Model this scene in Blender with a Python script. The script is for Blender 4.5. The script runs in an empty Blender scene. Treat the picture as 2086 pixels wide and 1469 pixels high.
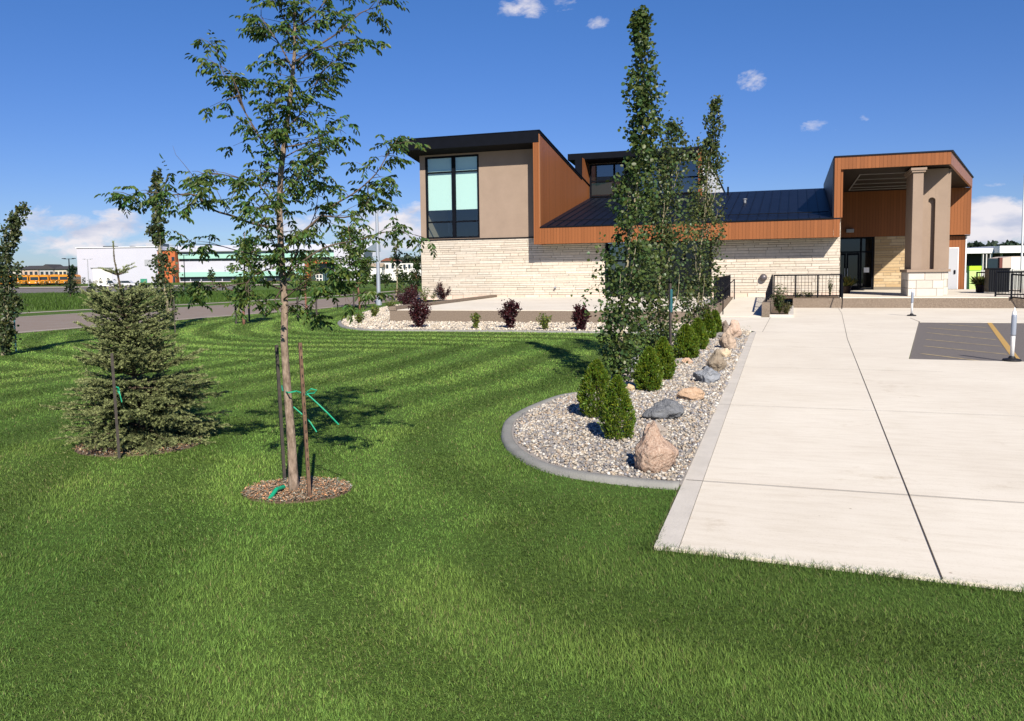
import bpy, bmesh, math, random
import numpy as np
from math import sin, cos, pi, radians, sqrt, atan2
from mathutils import Vector, Matrix, noise as mnoise

sc = bpy.context.scene
rnd = random.Random(7)
rng = np.random.default_rng(11)

# ------------------------------------------------------------------ camera
# the site frame: x runs along the front of the building, y away from the street, z up
CAM = np.array([14.70, -40.13, 1.70]); YAW = radians(18.7)
FOC, PCX, PCY = 1690.0, 1043.0, 685.0
_p, _r = radians(4.4), radians(0.7)
_f = np.array([0, cos(_p), -sin(_p)]); _x = np.array([1.0, 0, 0]); _u = np.cross(_x, _f)
_x, _u = _x*cos(_r)-_u*sin(_r), _u*cos(_r)+_x*sin(_r)
_R = np.array([[cos(YAW), -sin(YAW), 0], [sin(YAW), cos(YAW), 0], [0, 0, 1.0]])
CF, CR, CU = _R@_f, _R@_x, _R@_u
cd = bpy.data.cameras.new("camera"); cam = bpy.data.objects.new("camera", cd)
sc.collection.objects.link(cam); sc.camera = cam
cd.sensor_width = 36; cd.lens = FOC/2086*36; cd.shift_y = -(734.5-PCY)/2086
cd.clip_start = 0.05; cd.clip_end = 20000
m = Matrix.Identity(4)
for i in range(3):
    m[i][0], m[i][1], m[i][2], m[i][3] = CR[i], CU[i], -CF[i], CAM[i]
cam.matrix_world = m

def ray(px, py): return CF + CR*(px-PCX)/FOC - CU*(py-PCY)/FOC
def G(px, py, z=0.0):
    "the ground point that the survey of the photograph gives for a pixel"
    d = ray(px, py); return CAM + d*((z-CAM[2])/d[2])
FWD = np.array([-sin(YAW), cos(YAW), 0]); RGT = np.array([cos(YAW), sin(YAW), 0])
def at_depth(px, py, dep):
    d = ray(px, py); return CAM + d*(dep/(d@FWD))
def depth_of(p): return float((np.array(p)-CAM)@FWD)
def camframe(x, y, z=0.0):
    p = np.array([CAM[0], CAM[1], 0.0]) + RGT*x + FWD*y; p[2] = z; return p
def hor(px): return 555.0-(px-1043)*0.01222

# ------------------------------------------------------------------ sun, sky, exposure
SUN_EL = radians(35.0); HEAD = YAW+radians(11.0)      # the light travels towards this heading (left of +y)
Ldir = np.array([-sin(HEAD)*cos(SUN_EL), cos(HEAD)*cos(SUN_EL), -sin(SUN_EL)])
sl = bpy.data.lights.new("sun", 'SUN'); sun = bpy.data.objects.new("sun", sl); sc.collection.objects.link(sun)
sl.energy = 4.6; sl.angle = radians(0.5); sl.color = (1.0, 0.93, 0.82)
sun.rotation_euler = Vector(Ldir).to_track_quat('-Z', 'Y').to_euler()
sc.view_settings.view_transform = 'Standard'; sc.view_settings.look = 'None'
sc.view_settings.gamma = 1; sc.view_settings.exposure = 0.66

world = bpy.data.worlds.new("World"); sc.world = world; world.use_nodes = True
wn, wl = world.node_tree.nodes, world.node_tree.links
wn.clear()
wout = wn.new('ShaderNodeOutputWorld'); bg = wn.new('ShaderNodeBackground'); bgc = wn.new('ShaderNodeBackground')
sky = wn.new('ShaderNodeTexSky'); sky.sky_type = 'NISHITA'; sky.sun_disc = False
sky.sun_elevation = SUN_EL; sky.sun_rotation = atan2(-Ldir[0], -Ldir[1])
sky.air_density = 1.0; sky.dust_density = 0.1; sky.ozone_density = 3.0; sky.altitude = 700
bg.inputs['Strength'].default_value = 0.066
hs = wn.new('ShaderNodeHueSaturation'); hs.inputs['Hue'].default_value = .515; hs.inputs['Saturation'].default_value = 1.30; hs.inputs['Value'].default_value = 1.0
wl.new(sky.outputs[0], hs.inputs['Color'])
tc = wn.new('ShaderNodeTexCoord')
def wm(op, a, b=None, c=None, clamp=False):
    n = wn.new('ShaderNodeMath'); n.operation = op; n.use_clamp = clamp
    for i, v in enumerate((a, b, c)):
        if v is None: continue
        if isinstance(v, (int, float)): n.inputs[i].default_value = v
        else: wl.new(v, n.inputs[i])
    return n.outputs[0]
def wdot(vec, c):
    n = wn.new('ShaderNodeVectorMath'); n.operation = 'DOT_PRODUCT'
    wl.new(vec, n.inputs[0]); n.inputs[1].default_value = c; return n.outputs['Value']
dirv = tc.outputs['Generated']
mr = wn.new('ShaderNodeMapRange'); mr.inputs['From Min'].default_value = 0.0; mr.inputs['From Max'].default_value = .34; mr.inputs['To Min'].default_value = .78; mr.inputs['To Max'].default_value = 1.07
wl.new(wdot(dirv, (0, 0, 1)), mr.inputs['Value'])
mr.inputs['To Min'].default_value = 0; mr.inputs['To Max'].default_value = 1
tint = wn.new('ShaderNodeMix'); tint.data_type = 'RGBA'; wl.new(mr.outputs[0], tint.inputs[0]); tint.inputs[6].default_value = (.46, .55, .88, 1); tint.inputs[7].default_value = (1.12, 1.10, 1.07, 1)
ml = wn.new('ShaderNodeVectorMath'); ml.operation = 'MULTIPLY'; wl.new(hs.outputs[0], ml.inputs[0]); wl.new(tint.outputs[2], ml.inputs[1]); wl.new(ml.outputs[0], bg.inputs['Color'])
def cloud_blob(px, py, rx, ry, amp=1.0):
    "a cloud stands in a fixed compass direction of the sky"
    c = ray(px, py); c /= np.linalg.norm(c)
    r = np.cross(c, [0, 0, 1]); r /= np.linalg.norm(r); u = np.cross(r, c)
    a = wm('MULTIPLY', wdot(dirv, tuple(r)), FOC/rx); b = wm('MULTIPLY', wdot(dirv, tuple(u)), FOC/ry)
    q = wm('ADD', wm('MULTIPLY', a, a), wm('MULTIPLY', b, b))
    k = wm('MULTIPLY', wm('SUBTRACT', 1.0, q, clamp=True), amp)
    front = wm('GREATER_THAN', wdot(dirv, tuple(c)), 0.5)
    return wm('MULTIPLY', k, front)
blobs = [(1095, 12, 150, 36, .80), (1000, 5, 60, 18, .5), (1217, 44, 42, 24, .86), (1528, 163, 50, 36, .88), (1655, 252, 46, 28, .88), (1692, 266, 20, 12, .6), (1766, 239, 24, 14, .55),
         (1350, 182, 40, 14, .36), (2020, 455, 104, 60, 1.5), (2075, 420, 40, 20, .5), (2040, 505, 210, 30, .9), (2040, 372, 160, 16, .55),
         (205, 466, 150, 52, 1.08), (235, 438, 80, 20, 1.05), (90, 470, 230, 66, .84), (120, 492, 90, 30, 1.0), (260, 508, 300, 42, .9), (300, 385, 260, 34, .46), (800, 470, 140, 78, 1.1),
         (640, 470, 220, 54, .92), (720, 520, 280, 44, .85), (860, 430, 70, 44, .95), (1560, 510, 300, 26, .5), (60, 530, 200, 24, .5), (470, 500, 120, 40, .55)]
tot = None
for b in blobs:
    o_ = cloud_blob(*b); tot = o_ if tot is None else wm('MAXIMUM', tot, o_)
mp = wn.new('ShaderNodeMapping'); mp.inputs['Scale'].default_value = (1, 1, 1.9); wl.new(dirv, mp.inputs[0])
nz = wn.new('ShaderNodeTexNoise'); nz.inputs['Scale'].default_value = 26; nz.inputs['Detail'].default_value = 11; nz.inputs['Roughness'].default_value = .62; nz.inputs['Distortion'].default_value = .25
wl.new(mp.outputs[0], nz.inputs['Vector'])
nz2 = wn.new('ShaderNodeTexNoise'); nz2.inputs['Scale'].default_value = 22; nz2.inputs['Detail'].default_value = 8
mp2 = wn.new('ShaderNodeMapping'); mp2.inputs['Location'].default_value = (.3, .1, .015); mp2.inputs['Scale'].default_value = (1, 1, 2.6); wl.new(dirv, mp2.inputs[0]); wl.new(mp2.outputs[0], nz2.inputs['Vector'])
dens = wm('SUBTRACT', nz.outputs[0], wm('SUBTRACT', 0.90, wm('MULTIPLY', tot, 0.62)))
dens = wm('MULTIPLY', dens, 4.2, clamp=True)
dens = wm('MULTIPLY', wm('POWER', dens, 1.1), 0.92)
cr = wn.new('ShaderNodeValToRGB'); cr.color_ramp.elements[0].color = (.50, .53, .66, 1); cr.color_ramp.elements[0].position = .34
cr.color_ramp.elements[1].color = (.80, .76, .79, 1); cr.color_ramp.elements[1].position = .58
wl.new(nz2.outputs[0], cr.inputs[0]); wl.new(cr.outputs[0], bgc.inputs['Color']); bgc.inputs['Strength'].default_value = 0.72
mx = wn.new('ShaderNodeMixShader'); wl.new(dens, mx.inputs[0]); wl.new(bg.outputs[0], mx.inputs[1]); wl.new(bgc.outputs[0], mx.inputs[2])
wl.new(mx.outputs[0], wout.inputs['Surface'])

sc.cycles.max_bounces = 6; sc.cycles.diffuse_bounces = 1; sc.cycles.glossy_bounces = 3; sc.cycles.transparent_max_bounces = 12
sc.cycles.caustics_reflective = False; sc.cycles.caustics_refractive = False

# ------------------------------------------------------------------ helpers
COL = sc.collection
def tag(o, label=None, cat=None, group=None, kind=None):
    if label: o['label'] = label
    if cat: o['category'] = cat
    if group: o['group'] = group
    if kind: o['kind'] = kind
    return o
def thing(name, label, cat, loc=(0, 0, 0), rz=0.0, group=None):
    o = bpy.data.objects.new(name, None); COL.objects.link(o); o.empty_display_size = .2
    o.location = loc; o.rotation_euler = (0, 0, rz)
    return tag(o, label, cat, group)
def link(name, me, parent=None, loc=None):
    o = bpy.data.objects.new(name, me); COL.objects.link(o)
    if parent: o.parent = parent
    if loc is not None: o.location = loc
    return o

class MB:
    "collects simple solids into one mesh"
    def __init__(s): s.v = []; s.f = []; s.mi = []; s.cur = 0
    def add(s, vs, fs):
        k = len(s.v); s.v += [tuple(float(c) for c in v) for v in vs]
        for f in fs: s.f.append(tuple(k+i for i in f)); s.mi.append(s.cur)
        return s
    def box(s, x0, x1, y0, y1, z0, z1):
        return s.add([(x0,y0,z0),(x1,y0,z0),(x1,y1,z0),(x0,y1,z0),(x0,y0,z1),(x1,y0,z1),(x1,y1,z1),(x0,y1,z1)],
                     [(0,3,2,1),(4,5,6,7),(0,1,5,4),(1,2,6,5),(2,3,7,6),(3,0,4,7)])
    def prism(s, pts, axis, a, b):
        "extrude a polygon; axis 'x': pts are (y,z), 'y': (x,z), 'z': (x,y)"
        n = len(pts)
        def P(p, t): return {'x': (t, p[0], p[1]), 'y': (p[0], t, p[1]), 'z': (p[0], p[1], t)}[axis]
        vs = [P(p, a) for p in pts]+[P(p, b) for p in pts]
        fs = [tuple(range(n))[::-1], tuple(range(n, 2*n))]+[(i, (i+1) % n, n+(i+1) % n, n+i) for i in range(n)]
        return s.add(vs, fs)
    def tube(s, pts, rad, n=6, cap=True):
        pts = [np.array(p, float) for p in pts]; m_ = len(pts)
        if isinstance(rad, (int, float)): rad = [rad]*m_
        vs = []; ref = np.array([0.3, 0.2, 1.0])
        for i, p in enumerate(pts):
            t = pts[min(i+1, m_-1)]-pts[max(i-1, 0)]; t = t/(np.linalg.norm(t)+1e-9)
            a = np.cross(t, ref if abs(t@ref) < .95*np.linalg.norm(ref) else [1, 0, 0]); a /= np.linalg.norm(a)+1e-9; b = np.cross(t, a)
            for k in range(n): vs.append(p+rad[i]*(a*cos(2*pi*k/n)+b*sin(2*pi*k/n)))
        fs = [(i*n+k, i*n+(k+1) % n, (i+1)*n+(k+1) % n, (i+1)*n+k) for i in range(m_-1) for k in range(n)]
        if cap: fs += [tuple(range(n))[::-1], tuple((m_-1)*n+k for k in range(n))]
        return s.add(vs, fs)
    def bar(s, a, b, w, h=None):
        return s.tube([a, b], w*.6, 4)
    def lathe(s, prof, n=20, c=(0, 0)):
        vs = [(c[0]+r*cos(2*pi*k/n), c[1]+r*sin(2*pi*k/n), z) for r, z in prof for k in range(n)]
        m_ = len(prof)
        fs = [(i*n+k, i*n+(k+1) % n, (i+1)*n+(k+1) % n, (i+1)*n+k) for i in range(m_-1) for k in range(n)]
        fs += [tuple(range(n))[::-1], tuple((m_-1)*n+k for k in range(n))]
        return s.add(vs, fs)
    def build(s, name, mat, parent=None, smooth=False, bevel=0.0):
        me = bpy.data.meshes.new(name); me.from_pydata(s.v, [], s.f)
        for mm in (mat if isinstance(mat, (list, tuple)) else [mat]): me.materials.append(mm)
        if any(s.mi): me.polygons.foreach_set('material_index', s.mi)
        bm = bmesh.new(); bm.from_mesh(me); bmesh.ops.recalc_face_normals(bm, faces=bm.faces); bm.to_mesh(me); bm.free()
        if smooth: me.polygons.foreach_set('use_smooth', [True]*len(me.polygons))
        o = link(name, me, parent)
        if bevel:
            b = o.modifiers.new('bevel', 'BEVEL'); b.width = bevel; b.segments = 2; b.limit_method = 'ANGLE'
        return o

def np_mesh(name, V, Fc, mat, cols=None, smooth=False, flat=False):
    "large mesh from arrays; Fc is (n,3) or (n,4)"
    me = bpy.data.meshes.new(name); V = np.asarray(V, np.float32); Fc = np.asarray(Fc, np.int32)
    k = Fc.shape[1]
    me.vertices.add(len(V)); me.vertices.foreach_set('co', V.ravel())
    me.loops.add(Fc.size); me.loops.foreach_set('vertex_index', Fc.ravel())
    me.polygons.add(len(Fc)); me.polygons.foreach_set('loop_start', np.arange(len(Fc), dtype=np.int32)*k)
    if smooth or flat: me.polygons.foreach_set('use_smooth', np.full(len(Fc), not flat))
    me.update(calc_edges=True)
    if cols is not None:
        ca = me.color_attributes.new('Col', 'FLOAT_COLOR', 'POINT')
        c4 = np.ones((len(V), 4), np.float32); c4[:, :3] = cols; ca.data.foreach_set('color', c4.ravel())
    me.materials.append(mat); return me

# ------------------------------------------------------------------ materials
def mat(name, color=(.5, .5, .5), rough=.7, metal=0.0, spec=.3, var=0.0, vscale=3.0, bump=0.0, bscale=40.0, attr=False, transl=0.0, c2=None, detail=5, stretch=None):
    M = bpy.data.materials.new(name); M.use_nodes = True; nt = M.node_tree; N, L = nt.nodes, nt.links
    b = N['Principled BSDF']; b.inputs['Roughness'].default_value = rough; b.inputs['Metallic'].default_value = metal
    b.inputs['Specular IOR Level'].default_value = spec
    tcn = N.new('ShaderNodeTexCoord'); vec = tcn.outputs['Object']
    if stretch:
        mp_ = N.new('ShaderNodeMapping'); mp_.inputs['Scale'].default_value = stretch; L.new(vec, mp_.inputs[0]); vec = mp_.outputs[0]
    colout = None
    if attr:
        a = N.new('ShaderNodeVertexColor'); a.layer_name = 'Col'; colout = a.outputs[0]
    if var or c2:
        n = N.new('ShaderNodeTexNoise'); n.inputs['Scale'].default_value = vscale; n.inputs['Detail'].default_value = detail; n.inputs['Roughness'].default_value = .62
        L.new(vec, n.inputs['Vector'])
        r = N.new('ShaderNodeValToRGB'); r.color_ramp.elements[0].position = .3; r.color_ramp.elements[1].position = .7
        if c2: lo, hi = tuple(color), tuple(c2)
        else: lo, hi = tuple(c*(1-var) for c in color), tuple(c*(1+var) for c in color)
        if attr: lo, hi = (1-var,)*3, (1+var,)*3
        r.color_ramp.elements[0].color = (*lo, 1); r.color_ramp.elements[1].color = (*hi, 1); L.new(n.outputs[0], r.inputs[0])
        if attr:
            mm = N.new('ShaderNodeMix'); mm.data_type = 'RGBA'; mm.blend_type = 'MULTIPLY'; mm.inputs[0].default_value = 1
            L.new(colout, mm.inputs[6]); L.new(r.outputs[0], mm.inputs[7]); colout = mm.outputs[2]
        else: colout = r.outputs[0]
    if colout: L.new(colout, b.inputs['Base Color'])
    else: b.inputs['Base Color'].default_value = (*color, 1)
    if bump:
        n2 = N.new('ShaderNodeTexNoise'); n2.inputs['Scale'].default_value = bscale; n2.inputs['Detail'].default_value = 5
        L.new(vec, n2.inputs['Vector']); bp = N.new('ShaderNodeBump'); bp.inputs['Strength'].default_value = bump; bp.inputs['Distance'].default_value = .02
        L.new(n2.outputs[0], bp.inputs['Height']); L.new(bp.outputs[0], b.inputs['Normal'])
    if transl:
        t = N.new('ShaderNodeBsdfTranslucent'); ms = N.new('ShaderNodeMixShader'); ms.inputs[0].default_value = transl
        if colout: L.new(colout, t.inputs['Color'])
        else: t.inputs['Color'].default_value = (*color, 1)
        L.new(b.outputs[0], ms.inputs[1]); L.new(t.outputs[0], ms.inputs[2]); L.new(ms.outputs[0], N['Material Output'].inputs['Surface'])
    return M
def glass(name, tint=(.6, .75, .72), refl=.16):
    M = bpy.data.materials.new(name); M.use_nodes = True; nt = M.node_tree; N, L = nt.nodes, nt.links
    N.remove(N['Principled BSDF'])
    t = N.new('ShaderNodeBsdfTransparent'); t.inputs[0].default_value = (*tint, 1)
    g = N.new('ShaderNodeBsdfGlossy'); g.inputs['Roughness'].default_value = .015; g.inputs[0].default_value = (.9, .95, 1, 1)
    n = N.new('ShaderNodeTexNoise'); n.inputs['Scale'].default_value = .8; bp = N.new('ShaderNodeBump'); bp.inputs['Strength'].default_value = .04
    tcn = N.new('ShaderNodeTexCoord'); L.new(tcn.outputs['Object'], n.inputs['Vector']); L.new(n.outputs[0], bp.inputs['Height']); L.new(bp.outputs[0], g.inputs['Normal'])
    lw = N.new('ShaderNodeLayerWeight'); pw = N.new('ShaderNodeMath'); pw.operation = 'POWER'; L.new(lw.outputs['Facing'], pw.inputs[0]); pw.inputs[1].default_value = 5
    ad = N.new('ShaderNodeMath'); ad.operation = 'MULTIPLY_ADD'; ad.use_clamp = True; L.new(pw.outputs[0], ad.inputs[0]); ad.inputs[1].default_value = .9; ad.inputs[2].default_value = refl+.04
    ms = N.new('ShaderNodeMixShader'); L.new(ad.outputs[0], ms.inputs[0]); L.new(t.outputs[0], ms.inputs[1]); L.new(g.outputs[0], ms.inputs[2])
    L.new(ms.outputs[0], N['Material Output'].inputs['Surface']); return M
def siding(name, color, axis=0, pitch=.1525, rough=.45):
    "boards with grooves; each board a slightly different stain"
    M = bpy.data.materials.new(name); M.use_nodes = True; nt = M.node_tree; N, L = nt.nodes, nt.links
    b = N['Principled BSDF']; b.inputs['Roughness'].default_value = rough; b.inputs['Specular IOR Level'].default_value = .2
    tcn = N.new('ShaderNodeTexCoord'); sp = N.new('ShaderNodeSeparateXYZ'); L.new(tcn.outputs['Object'], sp.inputs[0])
    def mth(op, a, c=None):
        n = N.new('ShaderNodeMath'); n.operation = op
        for i, v in enumerate((a, c)):
            if v is None: continue
            if isinstance(v, (int, float)): n.inputs[i].default_value = v
            else: L.new(v, n.inputs[i])
        return n.outputs[0]
    q = mth('DIVIDE', sp.outputs[axis], pitch); fl = mth('FLOOR', q); fr = mth('FRACT', q)
    groove = mth('MULTIPLY', mth('GREATER_THAN', fr, .06), 1.0)
    wn_ = N.new('ShaderNodeTexWhiteNoise'); wn_.noise_dimensions = '1D'; L.new(fl, wn_.inputs['W'])
    cmb = N.new('ShaderNodeMapping'); cmb.inputs['Scale'].default_value = (30, 30, 1.2); L.new(tcn.outputs['Object'], cmb.inputs[0])
    nn = N.new('ShaderNodeTexNoise'); nn.inputs['Scale'].default_value = 1.0; nn.inputs['Detail'].default_value = 4; L.new(cmb.outputs[0], nn.inputs['Vector'])
    f = mth('ADD', mth('MULTIPLY', wn_.outputs['Value'], .5), mth('MULTIPLY', nn.outputs[0], .5))
    r = N.new('ShaderNodeValToRGB'); r.color_ramp.elements[0].color = (*[c*.8 for c in color], 1); r.color_ramp.elements[1].color = (*[c*1.18 for c in color], 1)
    L.new(f, r.inputs[0])
    mm = N.new('ShaderNodeMix'); mm.data_type = 'RGBA'; L.new(groove, mm.inputs[0]); mm.inputs[6].default_value = (*[c*.3 for c in color], 1); L.new(r.outputs[0], mm.inputs[7])
    L.new(mm.outputs[2], b.inputs['Base Color'])
    bp = N.new('ShaderNodeBump'); bp.inputs['Strength'].default_value = .5; bp.inputs['Distance'].default_value = .01; L.new(groove, bp.inputs['Height']); L.new(bp.outputs[0], b.inputs['Normal'])
    return M

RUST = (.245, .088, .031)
M_rustX = siding('rust_boards_front', RUST, 0); M_rustY = siding('rust_boards_side', RUST, 1)
M_black = mat('black_metal', (.0035, .0045, .008), .65, spec=.10, var=.2)
M_roof = mat('dark_standing_seam_metal', (.006, .008, .016), .45, spec=.16, var=.25, vscale=1.2)
M_soffit = mat('dark_soffit', (.008, .008, .009), .8, spec=.15)
M_stucco = mat('taupe_stucco', (.30, .225, .172), .9, spec=.1, var=.07, vscale=1.1, bump=.25, bscale=90)
M_stuccoD = mat('brown_stucco', (.225, .165, .122), .9, spec=.1, var=.07, vscale=1.4, bump=.25, bscale=90)
M_stone = mat('cream_ledgestone', attr=True, rough=.9, spec=.1, var=.10, vscale=7, bump=.22, bscale=30)
M_mortar = mat('stone_joint', (.20, .17, .135), .95)
M_block = mat('pale_stone_block', attr=True, rough=.85, spec=.15, var=.04, vscale=5, bump=.05, bscale=30)
M_glassL = glass('office_glass', (.82, .94, .92), .07)
M_glassD = glass('dark_glass', (.16, .20, .21), .12)
M_glassE = glass('entrance_glass', (.13, .15, .15), .012)
M_blind = mat('roller_blind', (.64, .74, .69), .8)
M_room = mat('room_walls', (.12, .15, .15), .9, var=.1)
M_conc = mat('broom_concrete', (.735, .655, .54), .85, spec=.2, c2=(.66, .59, .49), vscale=.9, bump=.12, bscale=70, detail=9, stretch=(1, 2.6, 1))
def concrete(name, base, stain, dark):
    M = mat(name, base, .85, spec=.18); nt = M.node_tree; N, L = nt.nodes, nt.links; b = N['Principled BSDF']; tcn = N['Texture Coordinate']
    def nz_(scale, detail, rough=.6, st=(1, 1, 1)):
        mp_ = N.new('ShaderNodeMapping'); mp_.inputs['Scale'].default_value = st; L.new(tcn.outputs['Object'], mp_.inputs[0])
        n = N.new('ShaderNodeTexNoise'); n.inputs['Scale'].default_value = scale; n.inputs['Detail'].default_value = detail; n.inputs['Roughness'].default_value = rough; L.new(mp_.outputs[0], n.inputs['Vector']); return n.outputs[0]
    def ramp(v, a, c, lo, hi):
        r = N.new('ShaderNodeValToRGB'); r.color_ramp.elements[0].position = a; r.color_ramp.elements[1].position = c; r.color_ramp.elements[0].color = (*lo, 1); r.color_ramp.elements[1].color = (*hi, 1); L.new(v, r.inputs[0]); return r.outputs[0]
    def mul(a, c, f=1.0):
        mm = N.new('ShaderNodeMix'); mm.data_type = 'RGBA'; mm.blend_type = 'MULTIPLY'; mm.inputs[0].default_value = f; L.new(a, mm.inputs[6]); L.new(c, mm.inputs[7]); return mm.outputs[2]
    w1 = (1, 1, 1)
    c = ramp(nz_(.42, 10, .66), .32, .66, stain, base)                       # broad weathering
    c = mul(c, ramp(nz_(2.2, 8, .7, (1, 5, 1)), .30, .55, dark, w1))             # broom streaks across the slab
    c = mul(c, ramp(nz_(.9, 12, .78), .26, .42, (.74, .69, .62), w1))            # blotchy damp stains
    c = mul(c, ramp(nz_(75, 3, .5), .30, .44, (.93, .92, .90), w1))              # grain
    v = N.new('ShaderNodeTexVoronoi'); v.inputs['Scale'].default_value = 3.1; L.new(tcn.outputs['Object'], v.inputs['Vector'])
    c = mul(c, ramp(v.outputs['Distance'], .018, .035, (.52, .46, .40), w1))     # dropped dirt
    L.new(c, b.inputs['Base Color'])
    bp = N.new('ShaderNodeBump'); bp.inputs['Strength'].default_value = .15; bp.inputs['Distance'].default_value = .01; L.new(nz_(60, 6, .6, (1, 6, 1)), bp.inputs['Height']); L.new(bp.outputs[0], b.inputs['Normal']); return M
M_conc = concrete('broom_concrete', (.765, .70, .59), (.68, .61, .505), (.90, .885, .86))
M_concB = mat('border_concrete', (.56, .515, .45), .88, spec=.2, var=.10, vscale=3, bump=.2, bscale=60, detail=8)
M_curb = mat('grey_curb_concrete', (.245, .24, .22), .85, spec=.2, var=.13, vscale=4, bump=.3, bscale=60, detail=8)
M_agg = mat('exposed_aggregate', (.135, .10, .075), .9, spec=.15, c2=(.30, .24, .185), vscale=38, bump=.6, bscale=90)
M_joint = mat('joint_line', (.13, .10, .07), .9, c2=(.035, .026, .018), vscale=2.5)
M_asph = mat('asphalt', (.135, .119, .110), .9, spec=.2, c2=(.20, .178, .163), vscale=30, bump=.4, bscale=160, detail=9)
M_road = mat('road_asphalt', (.225, .172, .138), .92, spec=.15, c2=(.25, .21, .18), vscale=1.2, bump=.2, bscale=60, detail=9)
M_roadE = mat('gutter_concrete', (.36, .31, .26), .9, var=.1, vscale=2)
M_yellow = mat('yellow_road_paint', (.58, .34, .07), .7, c2=(.42, .28, .11), vscale=14)
M_yellowF = mat('faded_yellow_paint', (.60, .46, .22), .8, c2=(.26, .21, .15), vscale=5)
M_white = mat('white_plastic', (.78, .78, .78), .4)
M_reflgrey = mat('grey_reflective_sleeve', (.24, .27, .33), .35, spec=.5)
M_rubber = mat('black_rubber', (.012, .012, .014), .6)
M_leaf = mat('leaf_attr', attr=True, rough=.42, spec=.40, transl=.36)
M_grass = mat('grass_attr', attr=True, rough=.55, spec=.2, transl=.32)
M_needle = mat('needle_attr', attr=True, rough=.5, spec=.3, transl=.1)
M_bark = mat('grey_tan_bark', (.36, .275, .21), .92, spec=.1, c2=(.12, .085, .06), vscale=38, bump=1.0, bscale=30, stretch=(1, 1, .35))
M_barkP = mat('pale_poplar_bark', (.36, .32, .21), .85, spec=.1, c2=(.20, .17, .11), vscale=10, bump=.5, bscale=40)
M_barkR = mat('reddish_sapling_bark', (.21, .10, .07), .85, var=.25, vscale=10)
M_barkD = mat('brown_twig', (.10, .07, .05), .9, var=.3, vscale=10)
M_pebble = mat('river_pebble', attr=True, rough=.75, spec=.25, var=.18, vscale=40)
M_mulch = mat('wood_chip', attr=True, rough=.9, spec=.1, var=.2, vscale=30)
M_soil = mat('brown_soil', (.10, .068, .045), .95, c2=(.17, .12, .085), vscale=14, bump=.5)
M_gravelbase = mat('gravel_bed_base', (.24, .215, .19), .95, c2=(.38, .345, .31), vscale=45, bump=.6, bscale=60)
M_rustpost = mat('rusty_angle_iron', (.085, .045, .028), .85, c2=(.20, .125, .08), vscale=24)
M_darkpost = mat('dark_steel_stake', (.035, .032, .03), .6, c2=(.07, .055, .045), vscale=20)
M_tie = mat('green_tie_strap', (.02, .33, .18), .5)
M_teal = mat('teal_painted_stake', (.02, .10, .12), .5)
M_hose = mat('green_watering_tube', (.01, .30, .15), .45)

# ground material: mown turf, with rough meadow beyond the road
def turf(name, a, b, c):
    M = bpy.data.materials.new(name); M.use_nodes = True; nt = M.node_tree; N, L = nt.nodes, nt.links
    bs = N['Principled BSDF']; bs.inputs['Roughness'].default_value = .9; bs.inputs['Specular IOR Level'].default_value = .1
    tcn = N.new('ShaderNodeTexCoord')
    n1 = N.new('ShaderNodeTexNoise'); n1.inputs['Scale'].default_value = .35; n1.inputs['Detail'].default_value = 8; n1.inputs['Roughness'].default_value = .65
    n2 = N.new('ShaderNodeTexNoise'); n2.inputs['Scale'].default_value = 26; n2.inputs['Detail'].default_value = 6; n2.inputs['Roughness'].default_value = .7
    for n in (n1, n2): L.new(tcn.outputs['Object'], n.inputs['Vector'])
    r1 = N.new('ShaderNodeValToRGB'); r1.color_ramp.elements[0].color = (*a, 1); r1.color_ramp.elements[1].color = (*b, 1); r1.color_ramp.elements[0].position = .35; r1.color_ramp.elements[1].position = .65
    L.new(n1.outputs[0], r1.inputs[0])
    r2 = N.new('ShaderNodeValToRGB'); r2.color_ramp.elements[0].color = (*c, 1); r2.color_ramp.elements[1].color = (1.25, 1.25, 1.2, 1); r2.color_ramp.elements[0].position = .3; r2.color_ramp.elements[1].position = .68
    L.new(n2.outputs[0], r2.inputs[0])
    mm = N.new('ShaderNodeMix'); mm.data_type = 'RGBA'; mm.blend_type = 'MULTIPLY'; mm.inputs[0].default_value = 1
    L.new(r1.outputs[0], mm.inputs[6]); L.new(r2.outputs[0], mm.inputs[7]); L.new(mm.outputs[2], bs.inputs['Base Color'])
    bp = N.new('ShaderNodeBump'); bp.inputs['Strength'].default_value = .7; bp.inputs['Distance'].default_value = .04
    L.new(n2.outputs[0], bp.inputs['Height']); L.new(bp.outputs[0], bs.inputs['Normal']); return M
M_turf = turf('mown_turf', (.072, .120, .024), (.098, .150, .034), (.55, .6, .5))
M_field = turf('rough_field', (.070, .120, .022), (.095, .150, .035), (.6, .65, .55))

# ------------------------------------------------------------------ ground, paving
def gz(y):
    "height of the land at a forward distance from the camera: level here, a dip before the school"
    return float(np.interp(y, [0, 62, 130, 200, 236, 20000], [0, 0, -.75, -.85, 0, 0]))
def ground_sheet():
    ys = [-40, -10, 0, 20, 40, 62, 75, 90, 110, 130, 165, 200, 218, 236, 300, 600, 1500, 4000, 9000]
    vs = []; nx = 24
    for y in ys:
        for i in range(nx+1):
            x = (i/nx*2-1)*(60+abs(y)*1.6); p = camframe(x, y, gz(max(y, 0))); vs.append(tuple(p))
    fs = [(r*(nx+1)+i, r*(nx+1)+i+1, (r+1)*(nx+1)+i+1, (r+1)*(nx+1)+i) for r in range(len(ys)-1) for i in range(nx)]
    return MB().add(vs, fs).build('ground', M_turf)
tag(ground_sheet(), kind='structure')
def sheet(name, pts, z, m_, thick=.03):
    return tag(MB().prism(pts, 'z', z-thick, z).build(name, m_), kind='structure')

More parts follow.
